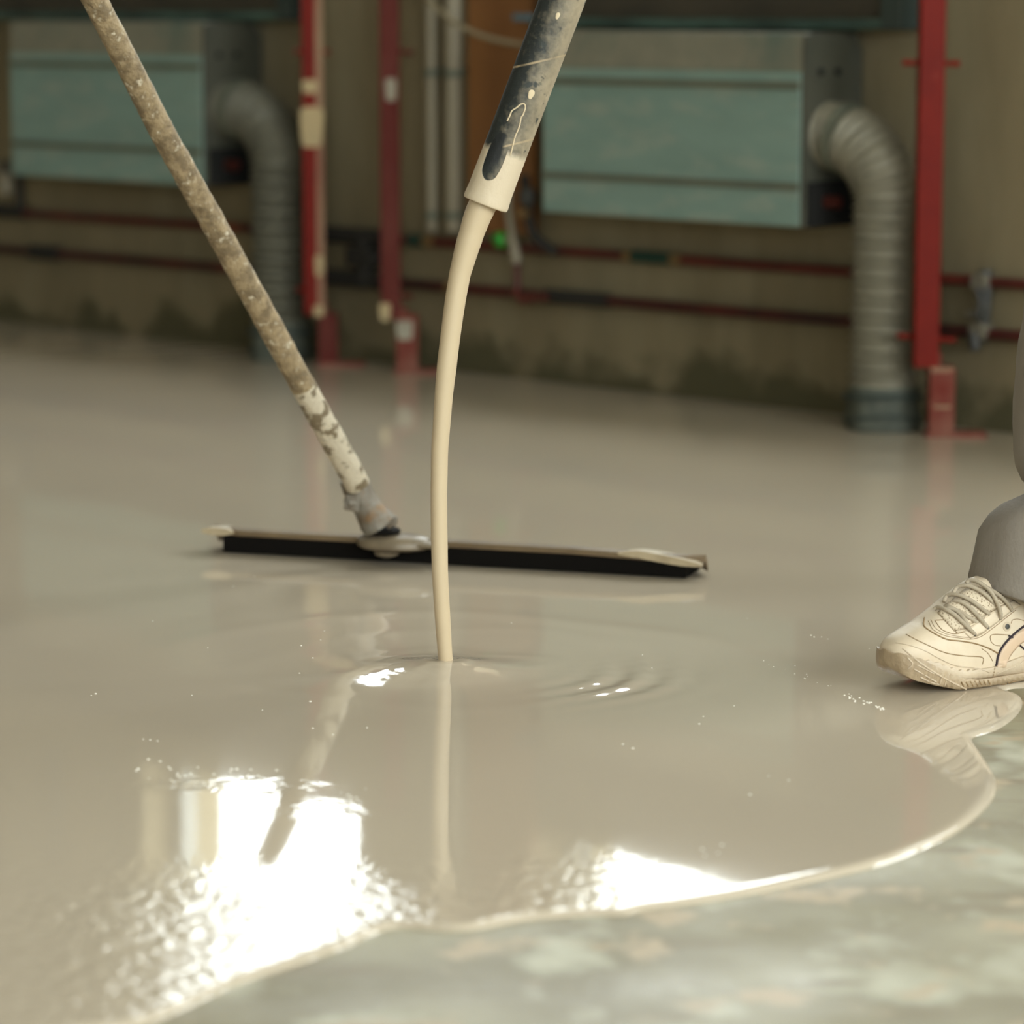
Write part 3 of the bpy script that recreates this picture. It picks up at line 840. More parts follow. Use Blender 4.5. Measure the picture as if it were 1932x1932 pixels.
for i in range(14):
    t = i / 13; c = hubc + bx * (.035 + .065 * t) - by * (.01 * t)
    rs.append([c + by * (math.cos(a) * .030 * (1 - .6 * t)) + Vector((0, 0, .046 - .004 * t + math.sin(a) * .009 * (1 - .6 * t))) for a in np.linspace(0, 2 * math.pi, 14, endpoint=False)])
MB().rings(rs).build('plate_tail', M['hub'], rake, smooth=True)
# socket and pole; the pole leans towards the camera as it rises
hd = hubc.y + .004
Ps = lambda px, py, d=hd: at(px, py, d)
dtop = 4.7
def pole_pt(y):
    # centre line of the pole in the photograph
    x = interp(y, [0, 250, 500, 700, 880, 930, 1000], [179, 307, 446, 556, 656, 684, 716])
    d = hd - .01 + (dtop - hd) * (1000 - y) / 1000
    return at(x, y, d)


pp = [pole_pt(y) for y in np.arange(915, -1, -6)]
vtop = (pp[-1] - pp[-20]).normalized()
pp += [pp[-1] + vtop * (.006 * k) for k in range(1, 110)]
wpx = [.0207 - .0022 * min(i / 150, 1.2) for i in range(len(pp))]
dsp = lambda i, th, p: .0016 * noise.noise(Vector((p.x * 30 + math.cos(th) * 1.4, p.z * 40, math.sin(th) * 1.4))) + .0009 * noise.noise(Vector((p.x * 120 + math.cos(th) * 5, p.z * 150, math.sin(th) * 5)))
k0 = 32
MB().tube(pp[:k0], wpx[:k0], 28, disp=dsp).build('pole_foot', M['pole_low'], rake, smooth=True, label='cream caked lower end of the pole')
MB().tube(pp[k0 - 1:], wpx[k0 - 1:], 28, disp=dsp).build('pole', M['pole'], rake, smooth=True, label='brown caked pole')
# conical socket
sx = [(664, 900), (673, 920), (683, 940), (694, 958), (705, 976), (716, 991)]
sr = [.0225, .0245, .0225, .0245, .0275, .0300]
MB().tube([at(x, y, hd - .02 + .01 * i / 5) for i, (x, y) in enumerate(sx)], sr, 26, disp=lambda i, th, p: .0012 * noise.noise(p * 90 + Vector((math.cos(th) * 3, 0, math.sin(th) * 3)))).build('pole_socket', M['metal_grey'], rake, smooth=True, label='grey metal socket with rust')
wb = at(668, 950, hd - .035)
MB().tube([wb + Vector((.010, .01, .004)), wb + Vector((-.012, -.002, .0))], [.012, .011], 10).build('clamp_bolt', M['metal_grey'], rake, smooth=True)
MB().box(wb + Vector((-.017, -.006, -.010)), Vector((.024, 0, -.004)), Vector((0, .012, 0)), Vector((.003, 0, .026))).build('clamp_ear', M['metal_grey'], rake, bevel=.002)
lg = at(744, 985, hd - .01)
MB().tube([lg + Vector((-.012, 0, -.008)), lg + Vector((0, 0, .0)), lg + Vector((.002, 0, .010))], [.006, .006, .004], 10).build('lug', M['metal_grey'], rake, smooth=True)
MB().lathe(at(718, 998, hd) , Vector((.07, 0, 1)), [(.032, -.004), (.034, -.001), (.032, .002)], 28).build('socket_washer', M['rubber_shade'], rake, smooth=True)

# ------------------------------------------------------------------ poured stream
SD = IMP.y
sp = [(372, 917.5, 56), (385, 911.5, 56), (395, 906.5, 56), (404, 902.5, 55), (420, 896.5, 53), (433, 892, 51), (470, 880.5, 46), (516, 868, 41), (560, 860, 40), (598, 854.5, 39), (640, 849, 38), (681, 844, 38), (743, 837.5, 35), (850, 829.5, 32.5),
      (930, 828, 32), (1000, 828.5, 32), (1080, 830, 31), (1150, 834, 30), (1210, 838, 28), (1250, 841, 27), (1260, 842, 30), (1268, 842.5, 42)]
yy_ = [a for a, _, _ in sp]
path = []; rad = []
mouth_c = at(914, 386, SD)
for y in np.arange(372, 1269, 8):
    x = interp(y, yy_, [b for _, b, _ in sp]); w_ = interp(y, yy_, [c for _, _, c in sp])
    p = at(x, y, SD); path.append(p); rad.append(w_ / 2 / F_PX * (p - CAM).dot(FWD) * (.985 if y > 450 else .95))
path = spline(path[::2] + [path[-1]], 2); rad = list(np.interp(np.linspace(0, 1, len(path)), np.linspace(0, 1, len(rad)), rad))
st = MB().tube(path, rad, 40).build('poured_stream', M['stream'], smooth=True)
tag(st, 'cream stream of liquid screed falling from the hose', 'screed stream')

# ------------------------------------------------------------------ hose
HR = .0305
dirh = (at(1063, 0, SD) - at(917, 386, SD)).normalized()
m0 = at(915, 386, SD)
hpath = [m0 + dirh * (.01 * k) for k in range(0, 46)]
end = hpath[-1]
ctl = [end, end + dirh * .12, Vector((.30, 4.45, 1.30)), Vector((.50, 4.56, 1.43)), Vector((.78, 4.88, 1.32)), Vector((1.02, 5.02, 1.02)), Vector((1.22, 5.05, .6)), Vector((1.5, 4.95, .2)), Vector((1.9, 4.7, .046)), Vector((2.5, 4.2, .045)), Vector((3.1, 3.3, .036)), Vector((4.2, 2.0, .036))]
hs = spline(ctl, 10)
hpath += hs[1:]
hrad = [HR + (.0022 if k < 1 else .0012 if k < 2 else .0006 * max(0, (9 - k)) / 9) for k in range(len(hpath))]


def hose_mat():
    m = bpy.data.materials.new('screed_stained_hose'); m.use_nodes = True; nt = m.node_tree; b = nt.nodes['Principled BSDF']
    b.inputs['Roughness'].default_value = .6
    uv = nt.nodes.new('ShaderNodeUVMap'); uv.uv_map = 'uv'
    sep = nt.nodes.new('ShaderNodeSeparateXYZ'); nt.links.new(uv.outputs[0], sep.inputs[0])
    tc = nt.nodes.new('ShaderNodeTexCoord')

    def nz(sc, det=5, st=(1, 1, 1)):
        mp = nt.nodes.new('ShaderNodeMapping'); mp.inputs['Scale'].default_value = st; nt.links.new(tc.outputs['Object'], mp.inputs[0])
        n = nt.nodes.new('ShaderNodeTexNoise'); n.inputs['Scale'].default_value = sc; n.inputs['Detail'].default_value = det
        nt.links.new(mp.outputs[0], n.inputs['Vector']); return n.outputs['Fac']

    def ma(op, a, c=None, clamp=False):
        n = nt.nodes.new('ShaderNodeMath'); n.operation = op; n.use_clamp = clamp
        for i, v in enumerate((a, c)):
            if v is None: continue
            if isinstance(v, (int, float)): n.inputs[i].default_value = v
            else: nt.links.new(v, n.inputs[i])
        return n.outputs[0]

    def mr(v, a, c):
        r = nt.nodes.new('ShaderNodeMapRange'); r.inputs['From Min'].default_value = a; r.inputs['From Max'].default_value = c; nt.links.new(v, r.inputs['Value']); return r.outputs[0]

    def mix(A_, B_, f):
        mx = nt.nodes.new('ShaderNodeMix'); mx.data_type = 'RGBA'
        for s, v in (('A', A_), ('B', B_)):
            if isinstance(v, tuple): mx.inputs[s].default_value = (*v, 1)
            else: nt.links.new(v, mx.inputs[s])
        nt.links.new(f, mx.inputs['Factor']); return mx.outputs['Result']
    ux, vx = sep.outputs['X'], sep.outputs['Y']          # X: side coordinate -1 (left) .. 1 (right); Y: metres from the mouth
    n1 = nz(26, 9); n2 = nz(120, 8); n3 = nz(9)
    dust_and_lit_side = mr(ma('ADD', ma('MULTIPLY', ux, .52), ma('ADD', ma('MULTIPLY', n1, 1.1), ma('MULTIPLY', n2, .7))), .62, 1.22)  # dust noise plus a left-to-right tone painting the lit side
    c = mix((.018, .022, .020), (.27, .225, .15), dust_and_lit_side)
    c = mix(c, (.44, .36, .24), mr(ma('ADD', ma('MULTIPLY', ux, .5), ma('ADD', ma('MULTIPLY', n1, .7), ma('MULTIPLY', n2, .5))), .92, 1.3))  # palest tone weighted to the right, lit edge put into the colour
    c = mix(c, (.03, .035, .03), mr(nz(48, 6), .60, .66))
    # helical seam
    hv = ma('ADD', vx, ma('MULTIPLY', ux, -.0205))
    line = ma('ABSOLUTE', ma('SUBTRACT', ma('FRACT', ma('DIVIDE', hv, .121)), .72))
    c = mix(c, (.42, .32, .19), ma('MULTIPLY', mr(ma('ADD', line, ma('MULTIPLY', n2, .012)), .024, .012), mr(n1, .3, .5)))
    # coated mouth with a bare patch
    cov = mr(ma('ADD', vx, ma('MULTIPLY', n2, .012)), .088, .078)
    right = mr(ma('SUBTRACT', ma('MULTIPLY', ux, .5), ma('SUBTRACT', vx, .09)), .0, .35)
    px_ = ma('DIVIDE', ma('SUBTRACT', ux, -.32), .40); py_ = ma('DIVIDE', ma('SUBTRACT', vx, .068), .034)
    rp = ma('ADD', ma('ADD', ma('POWER', ma('ABSOLUTE', px_), 2.5), ma('POWER', ma('ABSOLUTE', py_), 2.5)), ma('MULTIPLY', ma('SUBTRACT', n1, .5), .9))
    bare = mr(rp, 1.06, .94)
    coat = ma('MULTIPLY', cov, ma('SUBTRACT', 1.0, bare))
    c = mix(c, (.62, .515, .365), coat)
    # black inside the bare patch, greyer at its lower end
    blk = ma('MULTIPLY', bare, mr(ma('ADD', vx, ma('MULTIPLY', n1, .02)), .055, .072))
    c = mix(c, (.012, .014, .014), ma('MULTIPLY', blk, mr(ma('ADD', ux, ma('MULTIPLY', n1, .6)), .25, .1)))
    nt.links.new(c, b.inputs['Base Color'])
    bp = nt.nodes.new('ShaderNodeBump'); bp.inputs['Strength'].default_value = .8; bp.inputs['Distance'].default_value = .0015
    nt.links.new(ma('ADD', ma('MULTIPLY', coat, 1.2), n2), bp.inputs['Height']); nt.links.new(bp.outputs[0], b.inputs['Normal'])
    return m


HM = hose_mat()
hose = thing('delivery_hose', m0, 'black delivery hose crusted with dried screed, pouring over the floor', 'hose')
NS = 40
side = dirh.cross(Vector((0, 1, 0))).normalized()
if side.x < 0: side = -side
mb = MB(); rings = []; uvs = []; L = 0
for i, p in enumerate(hpath):
    t = (hpath[min(i + 1, len(hpath) - 1)] - hpath[max(i - 1, 0)]).normalized()
    a = side - t * side.dot(t); a.normalize(); bq = t.cross(a)
    if i: L += (p - hpath[i - 1]).length
    rings.append([p + a * (hrad[i] * math.cos(2 * math.pi * j / NS)) + bq * (hrad[i] * math.sin(2 * math.pi * j / NS)) for j in range(NS)])
    uvs.append([(math.cos(2 * math.pi * j / NS), L) for j in range(NS)])
t = dirh; inner = []
for k, (rr_, dd) in enumerate(((HR - .003, .0), (HR - .006, .004), (HR - .006, .10))):
    inner.append([m0 + t * dd + side * (rr_ * math.cos(2 * math.pi * j / NS)) + t.cross(side) * (rr_ * math.sin(2 * math.pi * j / NS)) for j in range(NS)])
allr = inner[::-1] + rings
alluv = [[(.9, .01)] * NS] * 3 + uvs
mb.rings(allr, cap0=False, cap1=True)
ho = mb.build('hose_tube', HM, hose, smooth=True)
flat = [u for r in alluv for u in r]
ul = ho.data.uv_layers.new(name='uv')
for lp in ho.data.loops: ul.data[lp.index].uv = flat[lp.vertex_index]
ho.modifiers.new('s', 'SUBSURF').levels = 1


def on_hose(px, py, lift=.001):
    """point on the camera-facing surface of the hose"""
    r = ray(px, py); w0 = CAM - m0; a = dirh
    d_ = r - a * r.dot(a); w_ = w0 - a * w0.dot(a); R_ = HR + lift
    aa = d_.dot(d_); bb = 2 * d_.dot(w_); cc = w_.dot(w_) - R_ * R_
    D = bb * bb - 4 * aa * cc
    return CAM + r * ((-bb - math.sqrt(max(D, 0))) / (2 * aa))


MB().tube(spline([on_hose(x, y, .0003) for x, y in ((957, 228), (962, 218), (966, 209), (975, 203), (982, 197), (989, 196), (991, 203), (987, 216), (983, 222), (981, 234), (977, 246), (972, 257), (968, 272), (966, 281), (963, 293))], 3), .0011, 6).build('dried_drip', M['dried'], hose, smooth=True, label='thin line of dried screed')
for (x, y, a_, b_) in ((1002, 178, .0042, .0075), (1052, 30, .0028, .0055)):
    c0 = on_hose(x, y, 0); nr = (c0 - m0); nr = (nr - dirh * nr.dot(dirh)).normalized(); tt = nr.cross(dirh)
    rs = [[c0 + (tt * math.cos(q_) * a_ * k * (1 + .15 * math.sin(3 * q_)) + dirh * math.sin(q_) * b_ * k * (1 + .1 * math.cos(2 * q_))) + nr * h for q_ in np.linspace(0, 2 * math.pi, 16, endpoint=False)] for k, h in ((1, -.001), (.95, .0008), (.6, .0014), (.2, .0015))]
    MB().rings(rs).build('dried_blob', M['dried'], hose, smooth=True, label='blob of dried screed')

# ------------------------------------------------------------------ shoe and person
PSI = math.radians(30)
Fd = Vector((-math.cos(PSI), -math.sin(PSI), 0)); Ls = Vector((math.sin(PSI), -math.cos(PSI), 0))
cont = G(1805, 1306, .004)            # ball of the foot, camera side
CEN = cont - Ls * .043                # on the shoe's centre line


def on_plane(px, py, off):
    """intersection with vertical plane along the shoe, off metres from the centre line towards the camera"""
    r = ray(px, py); t = (off - (CAM - CEN).dot(Ls)) / r.dot(Ls); p = CAM + r * t
    return -(p - CEN).dot(Fd), p.z


TOE = on_plane(1669, 1240, 0)[0]
top_px = [(1669, 1243), (1673, 1225), (1680, 1212), (1690, 1204), (1708, 1194), (1722, 1185), (1735, 1178), (1746, 1169), (1765, 1153), (1790, 1131), (1817, 1109), (1835, 1098)]
TS, TZ = [], []
for p in top_px:
    s, z = on_plane(p[0], p[1], 0.0); TS.append(s - TOE); TZ.append(z)
bot_px = [(1674, 1252, .01), (1687, 1267, .02), (1703, 1277, .03), (1725, 1289, .036), (1762, 1298, .042), (1805, 1306, .043), (1860, 1308, .043), (1932, 1309, .040)]
BS, BZ = [], []
for a, b, o in bot_px:
    s, z = on_plane(a, b, o); BS.append(s - TOE); BZ.append(max(z, .003))
print('shoe top', [(round(a, 3), round(b, 3)) for a, b in zip(TS, TZ)]); print('shoe bot', [(round(a, 3), round(b, 3)) for a, b in zip(BS, BZ)])
SL = .295
ANK = TS[-1]
TS += [ANK + .03, ANK + .07, SL - .02, SL]; TZ += [TZ[-1] + .006, TZ[-1] + .0, TZ[-1] - .015, TZ[-1] - .045]
BS += [SL - .03, SL]; BZ += [.004, .012]


def ztop(s): return interp(s, TS, TZ)


def zbot(s): return interp(s, BS, BZ)


def hw(s): return interp(s, [-.001, .0005, .003, .008, .016, .03, .06, .10, .14, .18, .22, .26, .285, .295], [.001, .009, .0165, .0245, .031, .0375, .0445, .0475, .046, .042, .039, .036, .026, .012])


def zrim(s):    # line where the upper meets the sole wall
    return zbot(s) + interp(s, [0, .02, .05, .10, .15, .2, .295], [.020, .030, .032, .026, .026, .034, .040])


def SP(s, l, z): return CEN - Fd * (s + TOE) + Ls * l + Vector((0, 0, z))


def shoe_parts(root, fwd_map=None):
    mp = fwd_map or (lambda p: p)
    # upper
    ss = list(np.concatenate([[.0015, .004, .008, .013], np.arange(.02, SL - .005, .0075), [SL - .003]]))
    rs = []; n = 44
    for s in ss:
        w_ = hw(s) * .97; zt = max(ztop(s), zrim(s) + .004); zr = zrim(s) - .006; ring = []
        ex = interp(s, [0, .04, .10, .14, .17, .2, .3], [.8, .72, .62, .60, .55, .42, .42])     # squarer toe, ridged instep
        for j in range(n):
            th = math.pi * j / (n - 1); cx = math.cos(th); sx_ = math.sin(th)
            l = w_ * math.copysign(abs(cx) ** ex, cx)
            taper = 1 - interp(s, [0, .06, .11, .3], [.0, .05, .20, .2]) * sx_ ** 2 * (abs(cx) > 0)
            z = zr + (zt - zr) * sx_ ** interp(s, [0, .05, .12, .17, .2, .3], [.75, .8, 1.0, .9, .6, .6])
            ring.append(mp(SP(s, l * taper, z)))
        rs.append(ring)
    up = MB().rings(rs, True, True).build('upper', M['shoe'], root, smooth=True, label='cream leather upper')
    # sole: midsole + outsole
    def sole(z_a, z_b, extra, ss, name, mat, label, tread=False):
        rs = []
        for s in ss:
            w_ = hw(s) + extra * min(1, max(.15, (s + .0014) / .01) ** .5); za, zb_ = z_a(s), z_b(s); ring = []
            m_ = 9
            pr = [(-1, .5), (-1.0, .75), (-.965, 1.0), (-.5, 1.0), (0, 1.0), (.5, 1.0), (.965, 1.0), (1.0, .75), (1, .5), (.985, .25), (.90, 0), (.45, 0), (0, 0), (-.45, 0), (-.90, 0), (-.985, .25)]
            for a_, h_ in pr:
                k = 1
                if tread and abs(a_) > .97 and h_ <= .5: k = 1 + .03 * (1 if int(s / .0045) % 2 else -1)
                ring.append(mp(SP(s, a_ * w_ * k, za + (zb_ - za) * h_)))
            rs.append(ring)
        return MB().rings(rs).build(name, mat, root, smooth=True, label=label)
    s1 = [-.001, 0, .0015] + list(np.arange(.003, SL + .003, .0045))
    sole(lambda s: zbot(s) + .011, lambda s: zrim(s) + (.0015 * math.sin(s * 900) if s < .12 else 0), .0045, s1, 'midsole', M['shoe_mid'], 'cream midsole wall', True)
    s2 = [-.0012, -.0006, 0, .001, .002] + list(np.arange(.0035, SL + .004, .003))
    sole(lambda s: zbot(s), lambda s: zbot(s) + interp(s, [0, .008, .03, .07, .12, .3], [.018, .028, .032, .021, .012, .012]), .0062, s2, 'outsole', M['shoe_wet'], 'outsole wet with screed', True)
    return up


# the person's root is the body mesh; build the skeleton first
anchor = SP(.215, 0, .10)
ax, ay = anchor.x, anchor.y
print('ankle', anchor)
R_off = Vector((.36, .20, 0))
hipc = Vector((ax + .20, ay + .10, .93))
perp = Vector((-Ls.x, -Ls.y, 0))       # towards the far side
hipL = hipc - perp * .09; hipR = hipc + perp * .09
kneeL = Vector((ax + .105, ay + .03, .50)); ankL = Vector((ax + .02, ay + .005, .10))
ankR = ankL + R_off; kneeR = Vector((ankR.x - .05, ankR.y - .03, .50))
chest = hipc + Vector((-.08, -.02, .30)); neck = chest + Vector((-.05, 0, .20)); head = neck + Vector((-.04, -.01, .13)); crown = head + Vector((-.01, 0, .10))
shL = neck + Vector((.0, 0, -.04)) - perp * .18; shR = neck + Vector((.0, 0, -.04)) + perp * .18
handL = Vector((.235, 4.33, 1.27)); handR = Vector((.50, 4.54, 1.43))
elL = (shL + handL) / 2 + Vector((.06, -.08, -.16)); elR = (shR + handR) / 2 + Vector((.06, .12, -.12))
sk_v = []; sk_e = []; sk_r = []


def sv(p, r): sk_v.append(Vector(p)); sk_r.append(r); return len(sk_v) - 1


def chain(start, pts):
    i = start
    for p, r in pts:
        j = sv(p, r); sk_e.append((i, j)); i = j
    return i


pel = sv(hipc, .13)
ch = chain(pel, [(hipc.lerp(chest, .5), .125), (chest, .14), (neck + Vector((.01, 0, -.05)), .09)])
nk = chain(ch, [(neck + Vector((0, 0, .02)), .055)])
hd_ = chain(nk, [(head + Vector((0, 0, -.06)), .065), (head, .088), (head + Vector((0, 0, .06)), .082), (crown, .05)])
for hp, kn, an, toe in ((hipL, kneeL, ankL, ankL + Fd * .12 + Vector((0, 0, -.045))), (hipR, kneeR, ankR, ankR + Fd * .14 + Vector((0, 0, -.055)))):
    chain(pel, [(hp + Vector((0, 0, -.06)), .088), (hp.lerp(kn, .5), .07), (kn, .050), (kn.lerp(an, .35), .046), (kn.lerp(an, .8), .034), (an, .027), (toe, .018)])
for sh, el, ha, sgn in ((shL, elL, handL, -1), (shR, elR, handR, 1)):
    wr = ha.lerp(el, .20)
    w_i = chain(ch, [(sh, .062), (sh.lerp(el, .5), .048), (el, .040), (el.lerp(wr, .5), .038), (wr, .027)])
    # palm and fingers curled round the hose
    hi = min(range(len(hpath)), key=lambda k: (hpath[k] - ha).length)
    hc = hpath[hi]; ht = (hpath[hi + 1] - hpath[hi - 1]).normalized()
    toh = (wr - hc); toh = (toh - ht * toh.dot(ht)).normalized(); oth = ht.cross(toh)
    def ringpt(ang, along, rad_): return hc + ht * along + (toh * math.cos(ang) + oth * math.sin(ang)) * rad_
    palm = chain(w_i, [(ringpt(.15, 0, .062), .026), (ringpt(.45, 0, .052), .022)])
    for k, (al, ln) in enumerate(((-.032, 1.9), (-.011, 2.15), (.010, 2.0), (.030, 1.7))):
        chain(palm, [(ringpt(.8, al, .046), .0105), (ringpt(.8 + ln * .4, al, .041), .0095), (ringpt(.8 + ln * .75, al, .040), .0088), (ringpt(.8 + ln * 1.05, al, .0395), .0078)])
    chain(palm, [(ringpt(-.25, -.035, .046), .012), (ringpt(-.8, -.042, .042), .0105), (ringpt(-1.3, -.038, .040), .009)])
bme = bpy.data.meshes.new('person'); bme.from_pydata(sk_v, sk_e, []); bme.materials.append(M['skin'])
tmp = bpy.data.objects.new('person', bme); COL.objects.link(tmp)
md = tmp.modifiers.new('skin', 'SKIN'); md.use_smooth_shade = True
for i, v in enumerate(bme.skin_vertices[0].data):
    v.radius = (sk_r[i], sk_r[i]); v.use_root = (i == pel)
tmp.modifiers.new('sub', 'SUBSURF').levels = 1
dg = bpy.context.evaluated_depsgraph_get(); ev = tmp.evaluated_get(dg)
nm = bpy.data.meshes.new_from_object(ev); nm.name = 'person'
tmp.modifiers.clear(); tmp.data = nm
for p in nm.polygons: p.use_smooth = True
base = Vector((ax, ay, 0)); nm.transform(Matrix.Translation(-base)); tmp.location = base
person = tmp
tag(person, 'person in grey trousers and a cream screed splashed trainer standing at the right edge', 'person')

# face details (out of the picture, above the frame)
fdir = (Fd + Vector((0, 0, -.25))).normalized(); fs = Ls
hc_ = head
nose = [hc_ + Fd * .086 + Vector((0, 0, .015)), hc_ + Fd * .104 + Vector((0, 0, -.012)), hc_ + Fd * .084 + Vector((0, 0, -.022))]
MB().tube(nose, [.008, .013, .008], 10).build('nose', M['skin'], person, smooth=True)
for sg in (-1, 1):
    e = hc_ + Fd * .080 + Ls * (.030 * sg) + Vector((0, 0, .018))
    MB().lathe(e, Fd, [(.006, -.004), (.012, 0), (.010, .006), (.004, .009)], 14).build('eye', M['reveal'], person, smooth=True)
    MB().lathe(hc_ + Ls * (.084 * sg) + Vector((0, 0, .0)), Ls * sg, [(.012, -.004), (.026, .002), (.022, .010), (.01, .006)], 14).build('ear', M['skin'], person, smooth=True)
MB().tube([hc_ + Fd * .076 + Ls * -.022 + Vector((0, 0, -.045)), hc_ + Fd * .084 + Vector((0, 0, -.046)), hc_ + Fd * .076 + Ls * .022 + Vector((0, 0, -.045))], .005, 8).build('mouth', M['dullred'], person, smooth=True)
rs = []
for k, h in ((1.04, .02), (1.10, .05), (1.02, .085), (.75, .115), (.2, .128)):
    rs.append([hc_ - Fd * .012 + Vector((math.cos(a) * .088 * k, math.sin(a) * .088 * k, h)) for a in np.linspace(0, 2 * math.pi, 24, endpoint=False)])
MB().rings(rs).build('hair', M['hair'], person, smooth=True)


def limb(rings_spec, n=36, fold=0, ph=0):
    rs = []
    for i, (c, ra, rb_, tilt) in enumerate(rings_spec):
        ring = []
        for j in range(n):
            a = 2 * math.pi * j / n
            k = 1 + fold * (math.sin(3 * a + i * .6 + ph) * .5 + math.sin(5 * a - i * .8 + ph) * .5)
            p = Vector(c) + Vector((math.cos(a) * ra * k, math.sin(a) * rb_ * k, 0))
            p.z += tilt * math.cos(a)
            ring.append(p)
        rs.append(ring)
    return rs


# left trouser leg: front silhouette read off the photograph
LD = ankL.y
def leg_ring_(py, px_left, r, tilt=0, dy=0, rb_=None):
    p = at(px_left, py, LD + dy)
    return (Vector((p.x + r, p.y, p.z)), r, rb_ or r * .92, tilt)


def leg_ring(py, px_left, r, tilt=0): return leg_ring_(py, px_left + 2, r, tilt)


spec = [leg_ring(1126, 1833, .078, -.026), leg_ring(1118, 1829, .080, -.022), leg_ring(1105, 1829, .079, -.015), leg_ring(1060, 1836, .076, -.006), leg_ring(1000, 1848, .075, 0), leg_ring(972, 1862, .075, .004), leg_ring(952, 1884, .074, .006),
        leg_ring(940, 1914, .066, .006), leg_ring(928, 1946, .056, .004), leg_ring(918, 1947, .056, .002), leg_ring(905, 1932, .066, 0), leg_ring(880, 1921, .075, 0), leg_ring(850, 1914, .080, 0), leg_ring(800, 1911, .083, 0), leg_ring(760, 1911, .084, 0),
        leg_ring(720, 1914, .085, 0), leg_ring(680, 1921, .086, 0), leg_ring(640, 1928, .088, 0), leg_ring(600, 1934, .09, 0), leg_ring(540, 1940, .093, 0)]
kz = spec[-1][0]
for k in range(1, 7):
    t = k / 6; c = kz.lerp(hipL + Vector((0, 0, -.02)), t); spec.append((c, .093 + .025 * t, .09 + .03 * t, 0))
leg_a = limb(spec, fold=.02)
for ri, ring in enumerate(leg_a):
    cc = sum(ring, Vector()) / len(ring)
    for k_, p in enumerate(ring):
        d_ = (p - cc); d_.z = 0
        ring[k_] = p + d_.normalized() * (.0035 * noise.noise(Vector((p.x * 34 + p.z * 20, p.y * 34, p.z * 14))) + .002 * noise.noise(p * 75))
specR = []
for k in range(0, 14):
    t = k / 13; c = ankR.lerp(kneeR, t * 2) if t < .5 else kneeR.lerp(hipR + Vector((0, 0, -.02)), t * 2 - 1)
    specR.append((Vector((c.x, c.y, c.z - (.04 if k == 0 else 0))), .078 + .04 * t, .075 + .045 * t, 0))
leg_b = limb(specR, fold=.03)
tr = MB().rings(leg_a, False, False).rings(leg_b, False, False)
pelv = [(hipc + Vector((0, 0, -.10)), .16, .19, 0), (hipc + Vector((0, 0, -.03)), .165, .20, 0), (hipc + Vector((-.01, 0, .05)), .155, .185, 0), (hipc + Vector((-.02, 0, .12)), .15, .175, 0)]
tr.rings(limb(pelv, fold=.01), True, False)
tro = tr.build('trousers', M['trouser'], person, smooth=True, label='grey work trousers with a deep fold above the shoe')
so = tro.modifiers.new('thick', 'SOLIDIFY'); so.thickness = .0025; so.offset = -1
# jacket
jk = MB()
jk.rings(limb([(hipc + Vector((-.01, 0, .03)), .175, .20, 0), (hipc + Vector((-.03, 0, .12)), .17, .195, 0), (hipc.lerp(chest, .6) + Vector((0, 0, .03)), .165, .19, 0), (chest, .17, .205, 0), (chest + Vector((-.02, 0, .10)), .155, .20, 0), (neck + Vector((0, 0, -.02)), .10, .13, 0), (neck + Vector((0, 0, .035)), .068, .072, 0)], fold=.02), False, False)
for sh, el, ha in ((shL, elL, handL), (shR, elR, handR)):
    wr = ha.lerp(el, .24)
    jk.tube(spline([neck.lerp(sh, .6), sh, sh.lerp(el, .5), el, el.lerp(wr, .5), wr], 4), list(np.linspace(.085, .045, 21)), 20, cap=False)
jk.build('jacket', M['jacket'], person, smooth=True)

# left shoe (in view)
def empty_part(name, parent, loc, label=None):
    o = bpy.data.objects.new(name, None); COL.objects.link(o); o.parent = parent; o.location = loc - parent_loc(parent)
    if label: o['label'] = label
    return o


shoe = empty_part('shoe', person, SP(.14, 0, 0), 'cream trainer with laces and dark outlined stripe')
upper = shoe_parts(shoe)
# right shoe, same lasts, standing flat behind (outside the frame)
sh2 = empty_part('shoe', person, SP(.14, 0, 0) + R_off, 'second trainer, further back')
shoe_parts(sh2, lambda p: p + R_off)

bpy.context.view_layer.update()
bm = bmesh.new(); bm.from_mesh(upper.data); bm.transform(Matrix.Translation(parent_loc(shoe))); BV = BVHTree.FromBMesh(bm)
obs = [o for o in shoe.children if o.name.split('.')[0] in ('upper', 'midsole', 'outsole')]
vs_, fs_ = [], []
for o in obs:
    k = len(vs_); vs_ += [v.co + parent_loc(shoe) for v in o.data.vertices]; fs_ += [tuple(i + k for i in p.vertices) for p in o.data.polygons]
BALL = BVHTree.FromPolygons(vs_, fs_)


def cast(px, py, lift=0.0, tree=None):
    h = (tree or BALL).ray_cast(CAM, ray(px, py))
    if h[0] is None:
        # nearest surface point to the sight line at the shoe's depth
        p = at(px, py, CEN.y); h = (tree or BALL).find_nearest(p)
        if h[0] is None: return p
    n_ = h[1]
    if n_.dot(CAM - h[0]) < 0: n_ = -n_
    return h[0] + n_ * lift


def zp(x, y): return 1640 + x / 6.616, 1060 + y / 6.616


def seam(pts, r, mat, name, n=4, lift=.0002, label=None):
    P_ = spline([Vector((*zp(*p), 0)) for p in pts], n)
    return MB().tube([cast(q_.x, q_.y, lift) for q_ in P_], r, 6).build(name, mat, shoe, smooth=True, label=label)


